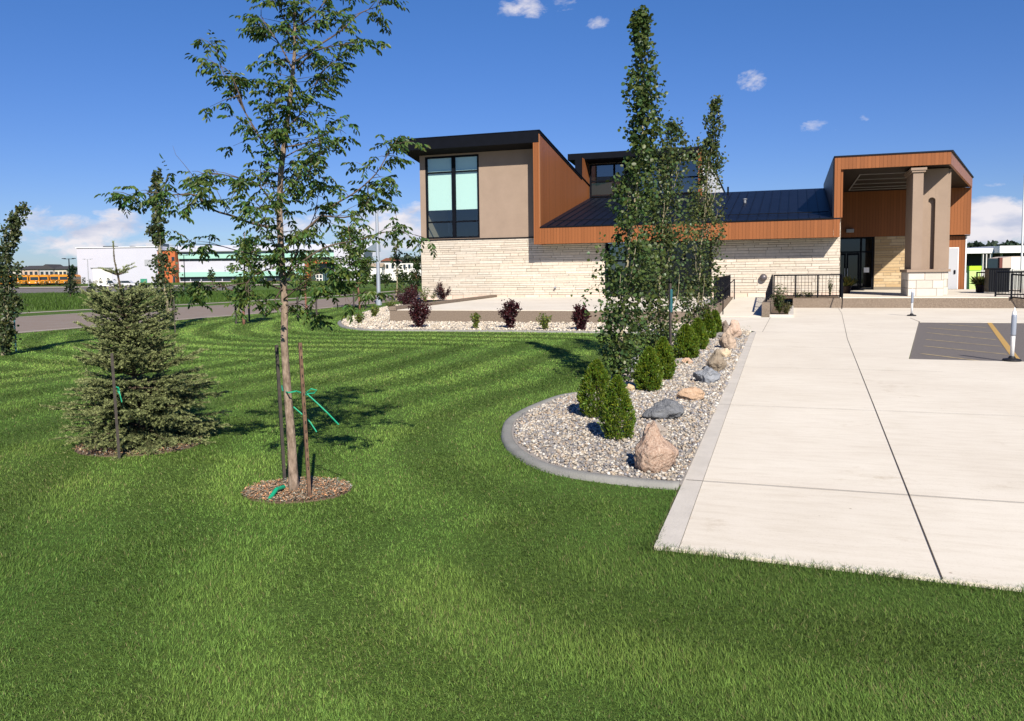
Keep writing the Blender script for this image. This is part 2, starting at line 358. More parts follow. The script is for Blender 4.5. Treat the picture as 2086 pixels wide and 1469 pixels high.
WALK_L, WALK_N, STRIP = 13.66, -35.17, .15
def wl_u(v): return 13.92-(v+35.17)*.0155             # the left edge drifts slightly over its length
sheet('walkway', [(wl_u(-35.17)+STRIP, WALK_N), (26, WALK_N-.75), (26, -23.75), (16.74, -23.40), (18.42, -11.75), (18.42, -9.6), (26, -9.6), (26, -2.15), (14.7, -2.15), (14.7, -9.75), (12.05, -9.75), (11.9, -14.4), (12.9, -14.6), (wl_u(-16.9)+STRIP, -16.9)], .022, M_conc, .06)
sheet('walkway_border', [(wl_u(-35.17), WALK_N), (wl_u(-35.17)+STRIP-.004, WALK_N), (wl_u(-16.9)+STRIP-.004, -16.9), (wl_u(-17.2), -17.2)], .026, M_concB, .06)
def joint(name, pts, w=.022, z=.0262, m_=M_joint):
    mb = MB()
    for a, b in zip(pts[:-1], pts[1:]):
        a, b = np.array(a), np.array(b); t = (b-a)/np.linalg.norm(b-a); n_ = np.array([-t[1], t[0]])*w/2
        mb.add([(*(a-n_), z), (*(b-n_), z), (*(b+n_), z), (*(a+n_), z)], [(0, 1, 2, 3)])
    return tag(mb.build(name, m_), kind='structure')
joint('walkway_joint', [(15.485, -35.27), (15.66, -29.2), (15.95, -19), (16.45, -7.0), (16.55, -2.3)], .0085)
for v_, x1, w_ in ((-33.5, 19.8, .008), (-29.6, 17.5, .006), (-25.4, 17, .007), (-21.4, 16.8, .007), (-16.9, 17.4, .009)):
    joint('walkway_joint', [(wl_u(v_)+.02, v_), (x1, v_+rnd.uniform(-.03, .03))], w_, .0296)
joint('walkway_joint', [(13.95, -16.9), (13.98, -9.8)], .010)
sheet('parking_lot', [(16.75, -23.39), (26, -23.74), (26, -10.9), (18.42, -11.74)], .004, M_asph, .03)
tag(MB().box(18.44, 26, -11.72, -9.62, 0, .028).build('raised_sidewalk', M_conc), kind='structure')
tag(MB().box(18.44, 26, -11.86, -11.725, 0, .031).build('parking_curb', M_concB), kind='structure')
def P2(x, y): return tuple(G(1820+x/7.842, 580+y/7.842)[:2])
joint('yellow_stripe', [P2(1525, 600), P2(2005, 1250)], .12, .0085, M_yellow)
for a, b in (((880, 640), (1490, 690)), ((530, 690), (1580, 775)), ((530, 770), (1640, 885)), ((520, 880), (1720, 990)), ((490, 985), (1820, 1118)), ((440, 1105), (1440, 1230))):
    joint('hatch_line', [P2(*a), P2(*b)], .065, .0082, M_yellowF)

# patio in front of the left block, porch, ramp
tag(MB().prism([(1.35, -14.0), (11.75, -14.0), (11.75, -.02), (.1, -.02)], 'z', 0, .42).build('patio_wall', M_agg), kind='structure')
tag(MB().prism([(1.62, -13.97), (11.72, -13.97), (11.72, -.03), (.36, -.03)], 'z', .424, .445).build('patio', M_conc), kind='structure')
tag(MB().prism([(1.33, -14.02), (1.6, -14.02), (.34, -.02), (.07, -.02)], 'z', .424, .56).build('patio_kerb', M_agg), kind='structure')
tag(MB().box(14.72, 28, -2.2, -.02, 0, .43).box(16.8, 28, -.02, 11.2, 0, .43).build('porch_wall', M_agg), kind='structure')
tag(MB().box(16.62, 28, -2.19, -.03, .434, .47).box(16.83, 28, -.03, 11.0, .434, .47).build('porch', M_conc), kind='structure')
tag(MB().prism([(-9.4, .0), (-9.4, .024), (-1.1, .44), (-.02, .44), (-.02, 0)], 'x', 12.16, 13.66).build('ramp', M_conc), kind='structure')
tag(MB().box(13.96, 16.6, -2.18, -.03, .434, .455).build('porch_bed', M_soil), kind='structure')

# road on the left with its far verge and parking lot before the school
rn = [(-9.2, -40), (-8.0, -20.9), (-7.9, -13), (-7.6, -4), (-8.2, 4.6), (-9.2, 12), (-12, 30)]
rf = [(-19.5, -40), (-17.6, -13), (-17.5, -8.5), (-16.9, -1.9), (-16.0, 6.3), (-16.6, 19), (-19, 34)]
sheet('road', rn+rf[::-1], .012, M_road, .04)
joint('road_gutter', [(p[0]-.2, p[1]) for p in rn], .34, .018, M_roadE)
joint('road_gutter', [(p[0]+.2, p[1]) for p in rf], .34, .018, M_roadE)
joint('far_sidewalk', [(p[0]-3.4, p[1]) for p in rf], .9, .012, M_roadE)
def far_sheet(name, x0, x1, ys, m_, dz):
    vs = []; n_ = 12
    for y in ys:
        for i in range(n_+1): vs.append(tuple(camframe((x0+(x1-x0)*i/n_)*y/150, y, gz(y)+dz)))
    fs = [(r*(n_+1)+i, r*(n_+1)+i+1, (r+1)*(n_+1)+i+1, (r+1)*(n_+1)+i) for r in range(len(ys)-1) for i in range(n_)]
    return tag(MB().add(vs, fs).build(name, m_), kind='structure')
far_sheet('school_parking_lot', -105, -47, [130, 140, 152, 165, 178, 190, 200], M_asph, .09)
far_sheet('school_sidewalk', -105, -40, [202, 206, 210], M_roadE, .12)

# ------------------------------------------------------------------ the building
bld = thing('modern_building', 'modern cream stone and taupe stucco building with rust board bands and black sloped roofs', 'building')
def part(name, mb, m_, parent=bld, label=None, **k): return tag(mb.build(name, m_, parent, **k), label)

def stone_veneer(name, x0, x1, z0, z1, face_y, normal='-y', rows=(.085, .155), lens=(.35, 1.5), gap=.016, parent=bld, m_=M_stone, tones=None, proud=(.004, .010), top=None):
    "a wall of split stones: courses of uneven height, every stone a little proud of the mortar"
    V, F_, Cc = [], [], []
    z = z0; k = 0
    tones = tones or [(.57, .50, .415), (.59, .52, .435), (.55, .48, .395), (.61, .54, .455), (.58, .50, .405), (.56, .50, .42)]
    while z < z1-.03:
        h = min(rnd.uniform(*rows), z1-z)
        if z1-(z+h) < .05: h = z1-z
        x = x0-rnd.uniform(0, .3)
        while x < x1:
            l = rnd.uniform(*lens); a, b = max(x, x0), min(x+l, x1); x += l
            if b-a < .04: continue
            d = rnd.uniform(*proud); g = gap*rnd.uniform(.22, .85)
            zt = rnd.uniform(-.004, .004)
            c = [(a+g, z+g+zt), (b-g, z+g-zt), (b-g, z+h-g+zt), (a+g, z+h-g-zt)]
            e = min(.003, d*.4)
            ci = [(c[0][0]+e, c[0][1]+e), (c[1][0]-e, c[1][1]+e), (c[2][0]-e, c[2][1]-e), (c[3][0]+e, c[3][1]-e)]
            if normal == '-y':
                vs = [(p[0], face_y, p[1]) for p in c]+[(p[0], face_y-d, p[1]) for p in ci]
            elif normal == '+x':
                vs = [(face_y, p[0], p[1]) for p in c]+[(face_y+d, p[0], p[1]) for p in ci]
            else:
                vs = [(face_y, p[0], p[1]) for p in c]+[(face_y-d, p[0], p[1]) for p in ci]
            V += vs; t = rnd.choice(tones); s = rnd.uniform(.95, 1.05); Cc += [[q*s for q in t]]*8
            F_ += [[k+4, k+5, k+6, k+7], [k, k+1, k+5, k+4], [k+1, k+2, k+6, k+5], [k+2, k+3, k+7, k+6], [k+3, k, k+4, k+7]]; k += 8
        z += h
    me = np_mesh(name, V, F_, m_, np.array(Cc), flat=True); return link(name, me, parent)

def RZ(v, off=0.0): return 8.52-.158*(v+1.05)-off          # top of the left block's roof
def LZ(v, off=0.0): return 3.90+.212*(v+1.05)-off          # top of the low roof
# left block: stone base, stucco above with the tall window let in
WX0, WX1, WZ0, WZ1 = -3.56, -.57, 3.50, 7.74
mort = MB().box(-3.9, 6.05, .03, .33, .3, 3.44)
part('mortar_backing', mort, M_mortar)
for q_ in ((11.06, 16.7, .03, .33, .3, 3.75), (16.4, 16.7, .335, 11, .4, 3.9), (19.05, 21.2, 11.02, 11.3, .4, 3.5)): part('mortar_backing', MB().box(*q_), M_mortar)
stone_veneer('stone_wall', -3.9, 6.05, .56, 3.42, .03)
stone_veneer('stone_wall', 11.06, 16.7, .62, 3.75, .03)
stone_veneer('stone_wall', .05, 11, .5, 3.9, 16.7, '+x')
stone_veneer('stone_wall', 19.05, 21.2, .62, 3.45, 11.02, tones=[(.42, .30, .17), (.46, .34, .20), (.38, .27, .15), (.50, .38, .24)], rows=(.12, .2))
tb = [(.66, .50, .40), (.70, .56, .46), (.62, .48, .38)]
stone_veneer('base_course', -3.9, 6.05, .30, .56, .03, rows=(.26, .26), lens=(.6, 1.0), tones=tb, proud=(.05, .055), m_=M_block)
stone_veneer('base_course', 11.06, 16.7, .30, .62, .03, rows=(.32, .32), lens=(.6, 1.0), tones=tb, proud=(.05, .055), m_=M_block)
ST = MB()
ST.prism([(-3.88, 3.44), (WX0, 3.44), (WX0, RZ(.0, .5)), (-3.88, RZ(.0, .5))], 'y', .02, .30)
ST.prism([(WX1, 3.44), (2.66, 3.44), (2.66, RZ(0, .5)), (WX1, RZ(0, .5))], 'y', .02, .30)
ST.box(WX0, WX1, .02, .30, WZ1, RZ(0, .5)).box(WX0, WX1, .02, .30, 3.44, WZ0)
ST.prism([(.3, .4), (.3, RZ(.3, .5)), (12, RZ(12, .5)), (12, .4)], 'x', -3.88, -3.6)
ST.prism([(.34, .4), (.34, RZ(.3, .5)), (12, RZ(12, .5)), (12, .4)], 'x', 2.36, 2.66)
ST.box(-3.6, 2.36, 11.7, 12, .4, RZ(12, .5))
part('stucco_wall', ST, M_stucco)
part('window_flashing', MB().box(-3.9, 2.66, -.03, .018, 3.425, 3.47), M_black)
# interior of the upper room, seen through the tall window
part('room_floor', MB().box(-3.6, 2.36, .31, 11.7, 3.2, 3.45), M_room)
part('room_wall', MB().box(-3.58, 2.34, 4.5, 4.6, 3.46, RZ(4.6, .55)), M_room)
part('room_post', MB().box(-2.72, -2.60, .9, 1.0, 3.46, 7.2), M_black)
def window(x0, x1, z0, z1, y, vbars, hbars, gl, fr=.07, depth=.10, parent=bld):
    f = MB().box(x0, x0+fr, y-depth/2, y+depth/2, z0, z1).box(x1-fr, x1, y-depth/2, y+depth/2, z0, z1)
    f.box(x0+fr, x1-fr, y-depth/2, y+depth/2, z0, z0+fr).box(x0+fr, x1-fr, y-depth/2, y+depth/2, z1-fr, z1)
    xs = [x0+fr]+[b for vb in vbars for b in (vb[0]-vb[1]/2, vb[0]+vb[1]/2)]+[x1-fr]
    for vb in vbars: f.box(vb[0]-vb[1]/2, vb[0]+vb[1]/2, y-depth/2-.01, y+depth/2, z0+fr, z1-fr)
    for i in range(0, len(xs), 2):
        for hb in hbars: f.box(xs[i], xs[i+1], y-depth/2+.012, y+depth/2-.01, hb-.04, hb+.04)
    w = f.build('window', M_black, parent)
    zs = [z0+fr]+sorted(q for hb in hbars for q in (hb-.04, hb+.04))+[z1-fr]
    for i in range(0, len(xs), 2):
        for k in range(0, len(zs), 2):
            g = MB().add([(xs[i], y+.01, zs[k]), (xs[i+1], y+.01, zs[k]), (xs[i+1], y+.01, zs[k+1]), (xs[i], y+.01, zs[k+1])], [(0, 1, 2, 3)])
            g.build('pane', gl, w)
    return w
w1 = window(WX0, WX1, WZ0, WZ1, .06, [(-1.99, .17)], [6.92, 4.36], M_glassL, .09)
for a, b in ((-3.46, -2.09), (-1.89, -.67)):
    MB().box(a, b, .135, .142, 4.98, 7.66).build('blind', M_blind, w1)
# roof slab of the left block
def slope_slab(name, x0, x1, v0, v1, fz, t0, t1, m_, parent=bld):
    return part(name, MB().prism([(v0, fz(v0)), (v1, fz(v1)), (v1, fz(v1)-t1), (v0, fz(v0)-t0)], 'x', x0, x1), m_, parent)
rt = slope_slab('roof', -4.45, 2.655, -1.05, 12.4, RZ, .52, .46, M_soffit)
part('roof_fascia', MB().box(-4.47, 2.95, -1.085, -1.054, 7.97, 8.53).prism([(-1.05, RZ(-1.05, .52)), (-1.05, RZ(-1.05)), (12.4, RZ(12.4)), (12.4, RZ(12.4, .46))], 'x', -4.475, -4.454), M_black, rt)
part('roof_sheet', MB().prism([(-1.11, RZ(-1.11, -.035)), (12.4, RZ(12.4, -.035)), (12.4, RZ(12.4, -.005)), (-1.11, RZ(-1.11, -.005))], 'x', -4.49, 3.03), M_roof, rt)
part('roof_verge', MB().prism([(-1.05, RZ(-1.05, .002)), (7.5, RZ(7.5, .002)), (7.5, RZ(7.5, .13)), (-1.05, RZ(-1.05, .13))], 'x', 2.66, 3.0), M_black, rt)
# rust board wing wall and the long eave band
wing = MB().prism([(-1.05, 3.06), (-1.05, RZ(-1.05, .14)), (7.5, RZ(7.5, .14)), (7.5, 8.32), (9.5, 8.32), (9.5, 3.06)], 'x', 2.675, 2.97)
part('wing_wall', wing, M_rustY)
part('wing_front', MB().box(2.672, 2.972, -1.075, -1.052, 3.055, 7.96), M_rustX)
part('wing_corner', MB().box(2.975, 2.995, -1.08, -.95, 3.9, 8.36), mat('rust_trim', (.34, .15, .065), .5))
part('wing_notch_cap', MB().box(2.62, 3.01, 7.36, 7.52, RZ(7.4, .12), 8.36), M_black)
band = MB().box(2.98, 16.36, -1.05, -.95, 3.06, 3.84)
part('eave_band', band, M_rustX)
part('eave_flashing', MB().box(2.98, 16.36, -1.075, -.93, 3.842, 3.905), M_black)
part('eave_soffit', MB().box(2.68, 16.6, -.94, .0, 3.07, 3.12), M_soffit)
# opening under the eave
part('curtain_wall_reveal', MB().box(5.99, 6.09, -.03, .40, .44, 3.06), M_black); part('curtain_wall_reveal', MB().box(11.02, 11.08, -.02, .40, .44, 3.06), M_black)
window(6.09, 11.02, .46, 3.06, .22, [(7.3, .08), (8.55, .08), (9.8, .08)], [2.2], M_glassE, .07)
part('lobby_floor', MB().box(6, 11.1, .42, 9, .3, .45), M_room); part('lobby_wall', MB().box(6, 11.1, 5, 5.1, .45, 3.3), M_room)
# low metal roof with standing seams
low = MB().prism([(-1.06, LZ(-1.06, .05)), (-1.06, LZ(-1.06)), (9.6, LZ(9.6)), (9.6, LZ(9.6, .3)), (-.9, LZ(-.9, .3))], 'x', 2.975, 16.62)
lr = part('low_roof', low, M_roof)
se = MB(); x = 3.35
while x < 16.3:
    se.prism([(-1.05, LZ(-1.05, .002)), (-1.05, LZ(-1.05, -.045)), (9.25, LZ(9.25, -.045)), (9.25, LZ(9.25, .002))], 'x', x-.013, x+.013); x += .445
part('standing_seams', se, M_roof, lr)
part('snow_guard', MB().box(3.3, 16.2, .35, .38, LZ(.35, -.05), LZ(.35, -.085)), M_black, lr)
vp = MB().lathe([(.10, LZ(4, .1)), (.10, LZ(4, -.28)), (.16, LZ(4, -.28)), (.16, LZ(4, -.36)), (.02, LZ(4, -.40))], 14)
o = part('roof_vent', vp, mat('galvanised_vent', (.35, .36, .37), .4, metal=.6), lr); o.location = (12.3, 4.9, LZ(4.9)-LZ(4)*.55); o.scale = (.7, .7, .55)
o = part('vent_pipe', MB().lathe([(.05, 0), (.05, .45)], 10), M_black, lr); o.location = (11.2, 8.3, LZ(8.3))
part('back_roof', MB().prism([(9.5, LZ(9.5)), (14, LZ(9.5, .8)), (14, 3.2), (9.5, 3.2)], 'x', 10.1, 16.6), M_roof)
# clerestory
CZ = lambda v: 8.66-.08*(v-8.25)
cl = part('clerestory_wall', MB().box(2.98, 9.6, 9.42, 9.6, 5.9, 8.3), M_stuccoD)
window(3.05, 9.55, 6.16, 8.1, 9.36, [(4.52, .10), (5.55, .9), (6.6, .08), (7.9, .08)], [7.1], M_glassD, .07)
MB().box(3.13, 4.46, 9.40, 9.405, 6.3, 7.0).build('blind', M_blind, cl)
slope_slab('clerestory_roof', 1.95, 9.555, 8.25, 24, CZ, .36, .30, M_black)
part('clerestory_soffit', MB().prism([(8.3, CZ(8.3)-.37), (9.4, CZ(9.4)-.37), (9.4, CZ(9.4)-.40), (8.3, CZ(8.3)-.40)], 'x', 2.98, 9.6), M_soffit)
part('clerestory_return', MB().box(9.56, 9.79, 8.26, 9.45, LZ(8.2), CZ(9.5)-.04), M_rustX)
M_wsid = mat('white_panel', (.72, .72, .74), .6, var=.03)
part('gable_panel', MB().prism([(8.45, LZ(8.45, .1)), (8.45, CZ(8.45)-.09), (24, CZ(24)-.09), (24, 5.4), (9.7, 5.4)], 'x', 9.795, 9.84), M_wsid)
part('gable_flashing', MB().prism([(8.22, CZ(8.22)-.085), (8.22, CZ(8.22)+.01), (24.1, CZ(24.1)+.01), (24.1, CZ(24.1)-.085)], 'x', 9.56, 9.90), M_black)
# entrance canopy: front band, splayed side band, soffit, back wall, doors
CT, CB = 6.50, 5.98
p0, p1 = np.array([20.9, -1.05]), np.array([23.85, 10.9])
part('canopy_band', MB().box(16.37, 20.9, -1.052, -.95, CB, CT).box(16.37, 16.62, -1.05, -.93, 3.06, CB), M_rustX)
nrm = np.array([p1[1]-p0[1], -(p1[0]-p0[0])]); nrm = nrm/np.linalg.norm(nrm)
q = [p0, p1, p1-nrm*.1, p0-nrm*.1]
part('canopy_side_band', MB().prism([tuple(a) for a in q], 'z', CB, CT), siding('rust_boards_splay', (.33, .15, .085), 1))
part('canopy_roof', MB().prism([(16.33, -1.09), (20.96, -1.09), (23.92, 10.95), (23.92, 11.4), (16.33, 11.4)], 'z', CT+.002, CT+.06).box(16.30, 16.36, -1.06, 11, 3.92, CT), M_roof)
part('canopy_soffit', MB().prism([(16.64, -.93), (20.80, -.93), (23.74, 10.99), (16.64, 10.99)], 'z', CB+.03, CB+.08), mat('dark_wood_soffit', (.022, .015, .012), .7, spec=.1, var=.2))
tr = MB()
for v_ in (1.6, 4.0, 6.2, 8.2, 9.6): tr.box(17.6, 20.6, v_, v_+.05, CB-.01, CB+.027)
tr.box(17.55, 17.598, 1.6, 9.65, CB-.01, CB+.027)
part('soffit_trim', tr, mat('pale_soffit_trim', (.30, .28, .27), .6))
part('canopy_inner_wall', MB().box(16.64, 16.72, -.92, 10.99, 3.92, CB+.02), M_rustY)
part('canopy_back_wall', MB().box(16.72, 23.85, 11.0, 11.1, 3.46, CB+.02), M_rustX)
part('side_wall', MB().box(21.25, 23.68, 11.35, 11.45, .44, 3.44).box(21.2, 21.249, 11.0, 11.45, .44, 3.44), M_rustX)
part('side_wall_soffit', MB().box(21.25, 23.85, 11.1, 11.45, 3.40, 3.45), M_soffit)
part('rear_block', MB().box(16.5, 23.66, 11.5, 15, .3, 6.3), M_stuccoD)
part('corner_trim', MB().box(23.685, 23.75, 11.33, 11.46, .44, 3.40), M_wsid)
dr = window(16.78, 19.0, .48, 3.44, 11.08, [(18.35, .1)], [2.62], M_glassE, .08)
for a, b in ((16.88, 17.56), (17.60, 18.28)):
    d_ = MB().box(a, a+.09, 11.02, 11.07, .5, 2.56).box(b-.09, b, 11.02, 11.07, .5, 2.56).box(a+.09, b-.09, 11.02, 11.07, 2.44, 2.56).box(a+.09, b-.09, 11.02, 11.07, .5, .7).build('door', M_black, dr)
    MB().tube([(b-.05 if a < 17 else a+.05, 10.95, 1.1), (b-.05 if a < 17 else a+.05, 10.95, 1.7)], .018).build('handle', mat('steel', (.5, .5, .5), .3, metal=1), dr)
MB().box(18.52, 18.80, 11.06, 11.066, 1.45, 1.73).build('notice', M_white, dr)
part('entrance_hall_floor', MB().box(16.7, 19.1, 11.2, 15, .3, .47), M_room)
part('wall_light', MB().box(17.55, 17.95, 10.86, 10.995, 3.72, 3.92), mat('wall_light_grey', (.35, .35, .36), .4), bevel=.02)
sd = part('side_door', MB().box(22.42, 23.30, 11.29, 11.345, .475, 2.72), mat('grey_door_paint', (.42, .43, .46), .5), label='plain grey service door beside the column')
MB().box(22.36, 22.415, 11.28, 11.345, .475, 2.78).box(23.305, 23.36, 11.28, 11.345, .475, 2.78).box(22.415, 23.305, 11.28, 11.345, 2.725, 2.78).build('frame', M_wsid, sd)
MB().box(23.14, 23.22, 11.24, 11.288, 1.32, 1.53).build('handle', M_black, sd)
hb = part('hose_bib', MB().lathe([(.05, 0), (.05, .06), (.03, .12), (.03, .16)], 10), M_reflgrey); hb.rotation_euler = (pi/2, 0, 0); hb.location = (3.45, -.02, .92)
fb = part('wall_bell', MB().lathe([(.10, 0), (.15, .03), (.17, .09), (.14, .16), (.05, .2)], 18), mat('grey_bell', (.13, .115, .12), .4, metal=.4), smooth=True)
fb.rotation_euler = (pi/2, 0, 0); fb.location = (13.42, -.03, 1.32)
# column at the corner of the canopy
XA, XB = 19.36, 20.78
SLA, SLB = 20.27, 20.55; SLM = (SLA+SLB)/2; SLR = (SLB-SLA)/2
shaft = MB().box(XA+.13, XA+.53, -.93, 1.3, 1.62, 5.72).box(XA+.532, SLA, .35, .58, 1.62, 5.97).box(SLB, 21.03, .35, .58, 1.62, 5.97).box(XA+.532, 21.03, .582, 1.3, 1.62, 5.97).box(21.032, 21.20, .75, 1.6, 1.62, 5.97)
shaft.prism([(SLA+.002, 4.60)]+[(SLM-SLR*.99*cos(t), 4.60+SLR*.99*sin(t)) for t in np.linspace(.12, pi-.12, 9)]+[(SLB-.002, 4.60), (SLB-.002, 5.97), (SLA+.002, 5.97)], 'y', .35, .58)
colm = part('column', shaft, M_stucco, label='taupe stucco column on a pale stone base')
MB().box(XA+.07, XA+.60, -1.0, 1.32, 5.72, 5.80).box(XA+.03, XA+.64, -1.04, 1.34, 5.80, 5.90).build('capital', M_stucco, colm)
MB().box(XA-.04, XB+.06, -1.05, 1.45, 1.50, 1.615).box(XB+.062, 21.28, .7, 1.7, 1.5, 1.615).build('ledge', M_stucco, colm)
MB().box(XA+.02, XB-.02, -.96, 1.4, .46, 1.5).box(XB-.019, 21.2, .8, 1.65, .46, 1.5).build('stone_core', mat('pale_mortar', (.30, .265, .22), .9), colm)
wt = [(.56, .51, .45), (.60, .55, .49), (.53, .48, .42), (.62, .565, .50)]
stone_veneer('stone_base', XA+.02, XB-.02, .47, 1.5, -.96, rows=(.33, .36), lens=(.4, .8), tones=wt, parent=colm, m_=M_block, gap=.02, proud=(.008, .012))
stone_veneer('stone_base', -.96, 1.4, .47, 1.5, XA+.02, '-x', rows=(.33, .36), lens=(.45, .8), tones=wt, parent=colm, m_=M_block, gap=.02, proud=(.008, .012))
stone_veneer('stone_base', XB-.019, 21.2, .47, 1.5, .8, rows=(.33, .36), lens=(.45, .8), tones=wt, parent=colm, m_=M_block, gap=.02, proud=(.008, .012))

# ramp walls, planter kerb, railings
tag(MB().prism([(-9.6, 0), (-9.6, .18), (-9.0, .40), (-1.1, .47), (-1.1, 0)], 'x', 11.78, 12.14).build('ramp_wall', M_agg), 'brown aggregate wall along the left side of the ramp', 'wall')
tag(MB().box(13.67, 13.94, -9.3, -2.21, 0, .52).build('ramp_wall', M_agg), 'short brown aggregate wall beside the planter on the right of the ramp', 'wall')
pk = MB().box(13.95, 14.75, -9.8, -9.62, 0, .12).box(14.57, 14.75, -9.615, -2.21, 0, .12)
tag(pk.build('planter_kerb', M_concB), 'low concrete kerb round the planted strip next to the ramp', 'kerb')
tag(MB().box(13.95, 14.56, -9.6, -2.22, 0, .07).build('planter_soil', M_soil), kind='structure')

def railing(label, pts, h0, h1, post_every=1.0, pitch=.11, solid=False, ends=True):
    "pts: two ground points (x,y,z); h0, h1: rail height at the ends"
    a, b = np.array(pts[0], float), np.array(pts[1], float); Ln = np.linalg.norm(b-a)
    t = thing('railing', label, 'railing', tuple(a))
    d = b-a; n_ = max(1, round(Ln/post_every))
    def H(s): return h0+(h1-h0)*s
    for k in range(n_+1):
        s = k/n_; p = d*s
        MB().box(p[0]-.03, p[0]+.03, p[1]-.03, p[1]+.03, p[2], p[2]+H(s)+.03).build('post', M_black, t)
    MB().bar((0, 0, H(0)), d+np.array([0, 0, H(1)]), .055).build('top_rail', M_black, t)
    MB().bar((0, 0, .09), d+np.array([0, 0, .09]), .045).build('bottom_rail', M_black, t)
    mb = MB(); nb = int(Ln/pitch)
    for k in range(1, nb):
        s = k/nb; p = d*s; mb.box(p[0]-.008, p[0]+.008, p[1]-.008, p[1]+.008, p[2]+.09, p[2]+H(s))
    mb.build('balusters', M_black, t); return t
railing('black metal railing with thin balusters in front of the stone wall by the entrance', [(13.93, -2.05, .45), (16.62, -2.05, .45)], .98, .98, .9, .135)
railing('short black railing stepping down on the wall right of the ramp', [(13.80, -8.55, .52), (13.86, -2.25, .52)], .30, .92, 2.1, .13)
railing('black barred railing on the wall left of the ramp', [(12.0, -9.0, .40), (12.0, -1.2, .46)], .98, .98, 2.6, .10)
t = thing('handrail', 'slim black handrail sloping up beside the ramp', 'handrail', (12.28, -9.0, 0))
MB().tube([(0, 0, .95), (0, 6.6, 1.28), (0, 6.6, 1.28)], .022).build('rail', M_black, t)
MB().tube([(0, .3, .04), (0, .3, .96)], .02).build('post', M_black, t); MB().tube([(0, 6.55, .40), (0, 6.55, 1.28)], .022).build('post', M_black, t)
t = thing('handrail', 'black post and curved handrail where the porch edge meets the walkway', 'handrail', (16.68, -2.28, 0))
MB().tube([(0, .12, .43), (0, .12, 1.45)], .04, 8).build('post', M_black, t); MB().tube([(0, .12, 1.42), (.02, -.3, 1.15), (0, -.75, .62), (-.02, -.85, .3), (-.04, -.95, .02)], .022).build('rail', M_black, t)
x_ = 22.55
railing('black railing on the porch edge at the far right', [(22.55, -1.7, .47), (27.0, -1.7, .47)], 1.0, 1.0, 1.5, .12)
railing('black railing sloping down past the porch at the right edge', [(23.0, -2.25, .38), (26.0, -4.9, .05)], 1.0, 1.0, 1.9, .12)
railing('short black railing behind the flower pot at the far right', [(23.2, 5.5, .47), (24.7, 3.8, .47)], .95, .95, 1.2, .12)
bx = thing('equipment_cabinet', 'dark slatted metal equipment cabinet on the porch at the right', 'cabinet', tuple(G(2030, 597.5, .47)))
MB().box(-.42, .42, -.45, .45, .06, 1.10).build('body', mat('charcoal_metal', (.018, .02, .022), .5), bx)
sl_ = MB()
for k in range(9): sl_.box(-.40+k*.09, -.345+k*.09, -.475, -.452, .1, 1.06)
sl_.build('slats', M_black, bx); MB().box(-.45, .45, -.5, .5, 1.102, 1.16).build('lid', M_black, bx)
tag(MB().box(17.35, 18.45, 9.4, 10.3, .474, .49).build('door_mat', M_rubber), 'dark door mat in front of the glass entrance doors', 'mat')

def delineator(p, lean, label):
    t = thing('delineator_post', label, 'traffic post', p, group='delineator posts on the pavement'); t.rotation_euler = (0, radians(lean), YAW)
    t.scale = (.9, .9, .86)
    MB().lathe([(.17, 0), (.17, .02), (.15, .045), (.07, .06), (.05, .10), (.045, .10)], 20).build('base', M_rubber, t, smooth=False)
    MB().lathe([(.038, .09), (.040, .62), (.040, .98), (.032, 1.02), (.012, 1.05), (.010, 1.10), (.002, 1.11)], 16).build('post', M_white, t, smooth=True)
    MB().lathe([(.0415, .52), (.048, .56), (.048, .92), (.0415, .96)], 16).build('reflective_sleeve', M_reflgrey, t, smooth=True)
    return t
g_ = G(2061, 738); delineator((g_[0], g_[1], .022), 1.2, 'white delineator post with grey sleeve at the corner of the striped parking bay')
g_ = G(1857, 645); delineator((g_[0], g_[1], .022), .8, 'smaller looking white delineator post on the walkway in front of the stone column')

# ------------------------------------------------------------------ gravel beds, curbs, rocks
def inside(P, poly):
    x, y = P[:, 0], P[:, 1]; r = np.zeros(len(P), bool); n = len(poly)
    for i in range(n):
        (x0, y0), (x1, y1) = poly[i], poly[(i+1) % n]
        c = ((y0 > y) != (y1 > y)) & (x < (x1-x0)*(y-y0)/((y1-y0) or 1e-9)+x0); r ^= c
    return r
def smooth_line(pts, n=6):
    pts = [np.array(p, float) for p in pts]; out = []
    for i in range(len(pts)-1):
        p0, p1, p2, p3 = pts[max(i-1, 0)], pts[i], pts[i+1], pts[min(i+2, len(pts)-1)]
        for k in range(n):
            t = k/n; out.append(.5*((2*p1)+(-p0+p2)*t+(2*p0-5*p1+4*p2-p3)*t*t+(-p0+3*p1-3*p2+p3)*t**3))
    return out+[pts[-1]]
def seg_dist(P, line):
    d = np.full(len(P), 1e9)
    for a, b in zip(line[:-1], line[1:]):
        a, b = np.array(a), np.array(b); ab = b-a; t = np.clip(((P-a)@ab)/(ab@ab+1e-12), 0, 1)
        d = np.minimum(d, np.linalg.norm(P-(a+t[:, None]*ab), axis=1))
    return d
nose = smooth_line([(13.88, -33.68), (13.50, -33.66), (13.05, -33.56), (12.69, -33.36), (12.34, -32.95), (12.05, -32.45), (11.84, -31.9), (11.68, -31.25), (11.65, -30.43), (11.76, -29.45), (11.98, -28.9), (12.02, -27.6), (11.95, -25), (11.85, -22), (11.6, -18.6), (10.9, -17.85), (9.54, -17.8), (7.95, -17.72), (4.96, -17.80), (2.85, -17.9), (1.6, -17.25), (.22, -15.5), (-1.19, -12.8), (-3.55, -6.55), (-5.2, -1.4), (-5.6, .5)], 5)
bed = [tuple(p) for p in nose]+[(-3.9, .5), (-3.9, .02), (.05, -.02), (1.34, -14.02), (11.75, -14.02), (11.9, -14.42), (12.9, -14.6), (13.64, -16.95), (13.90, -33.7)]
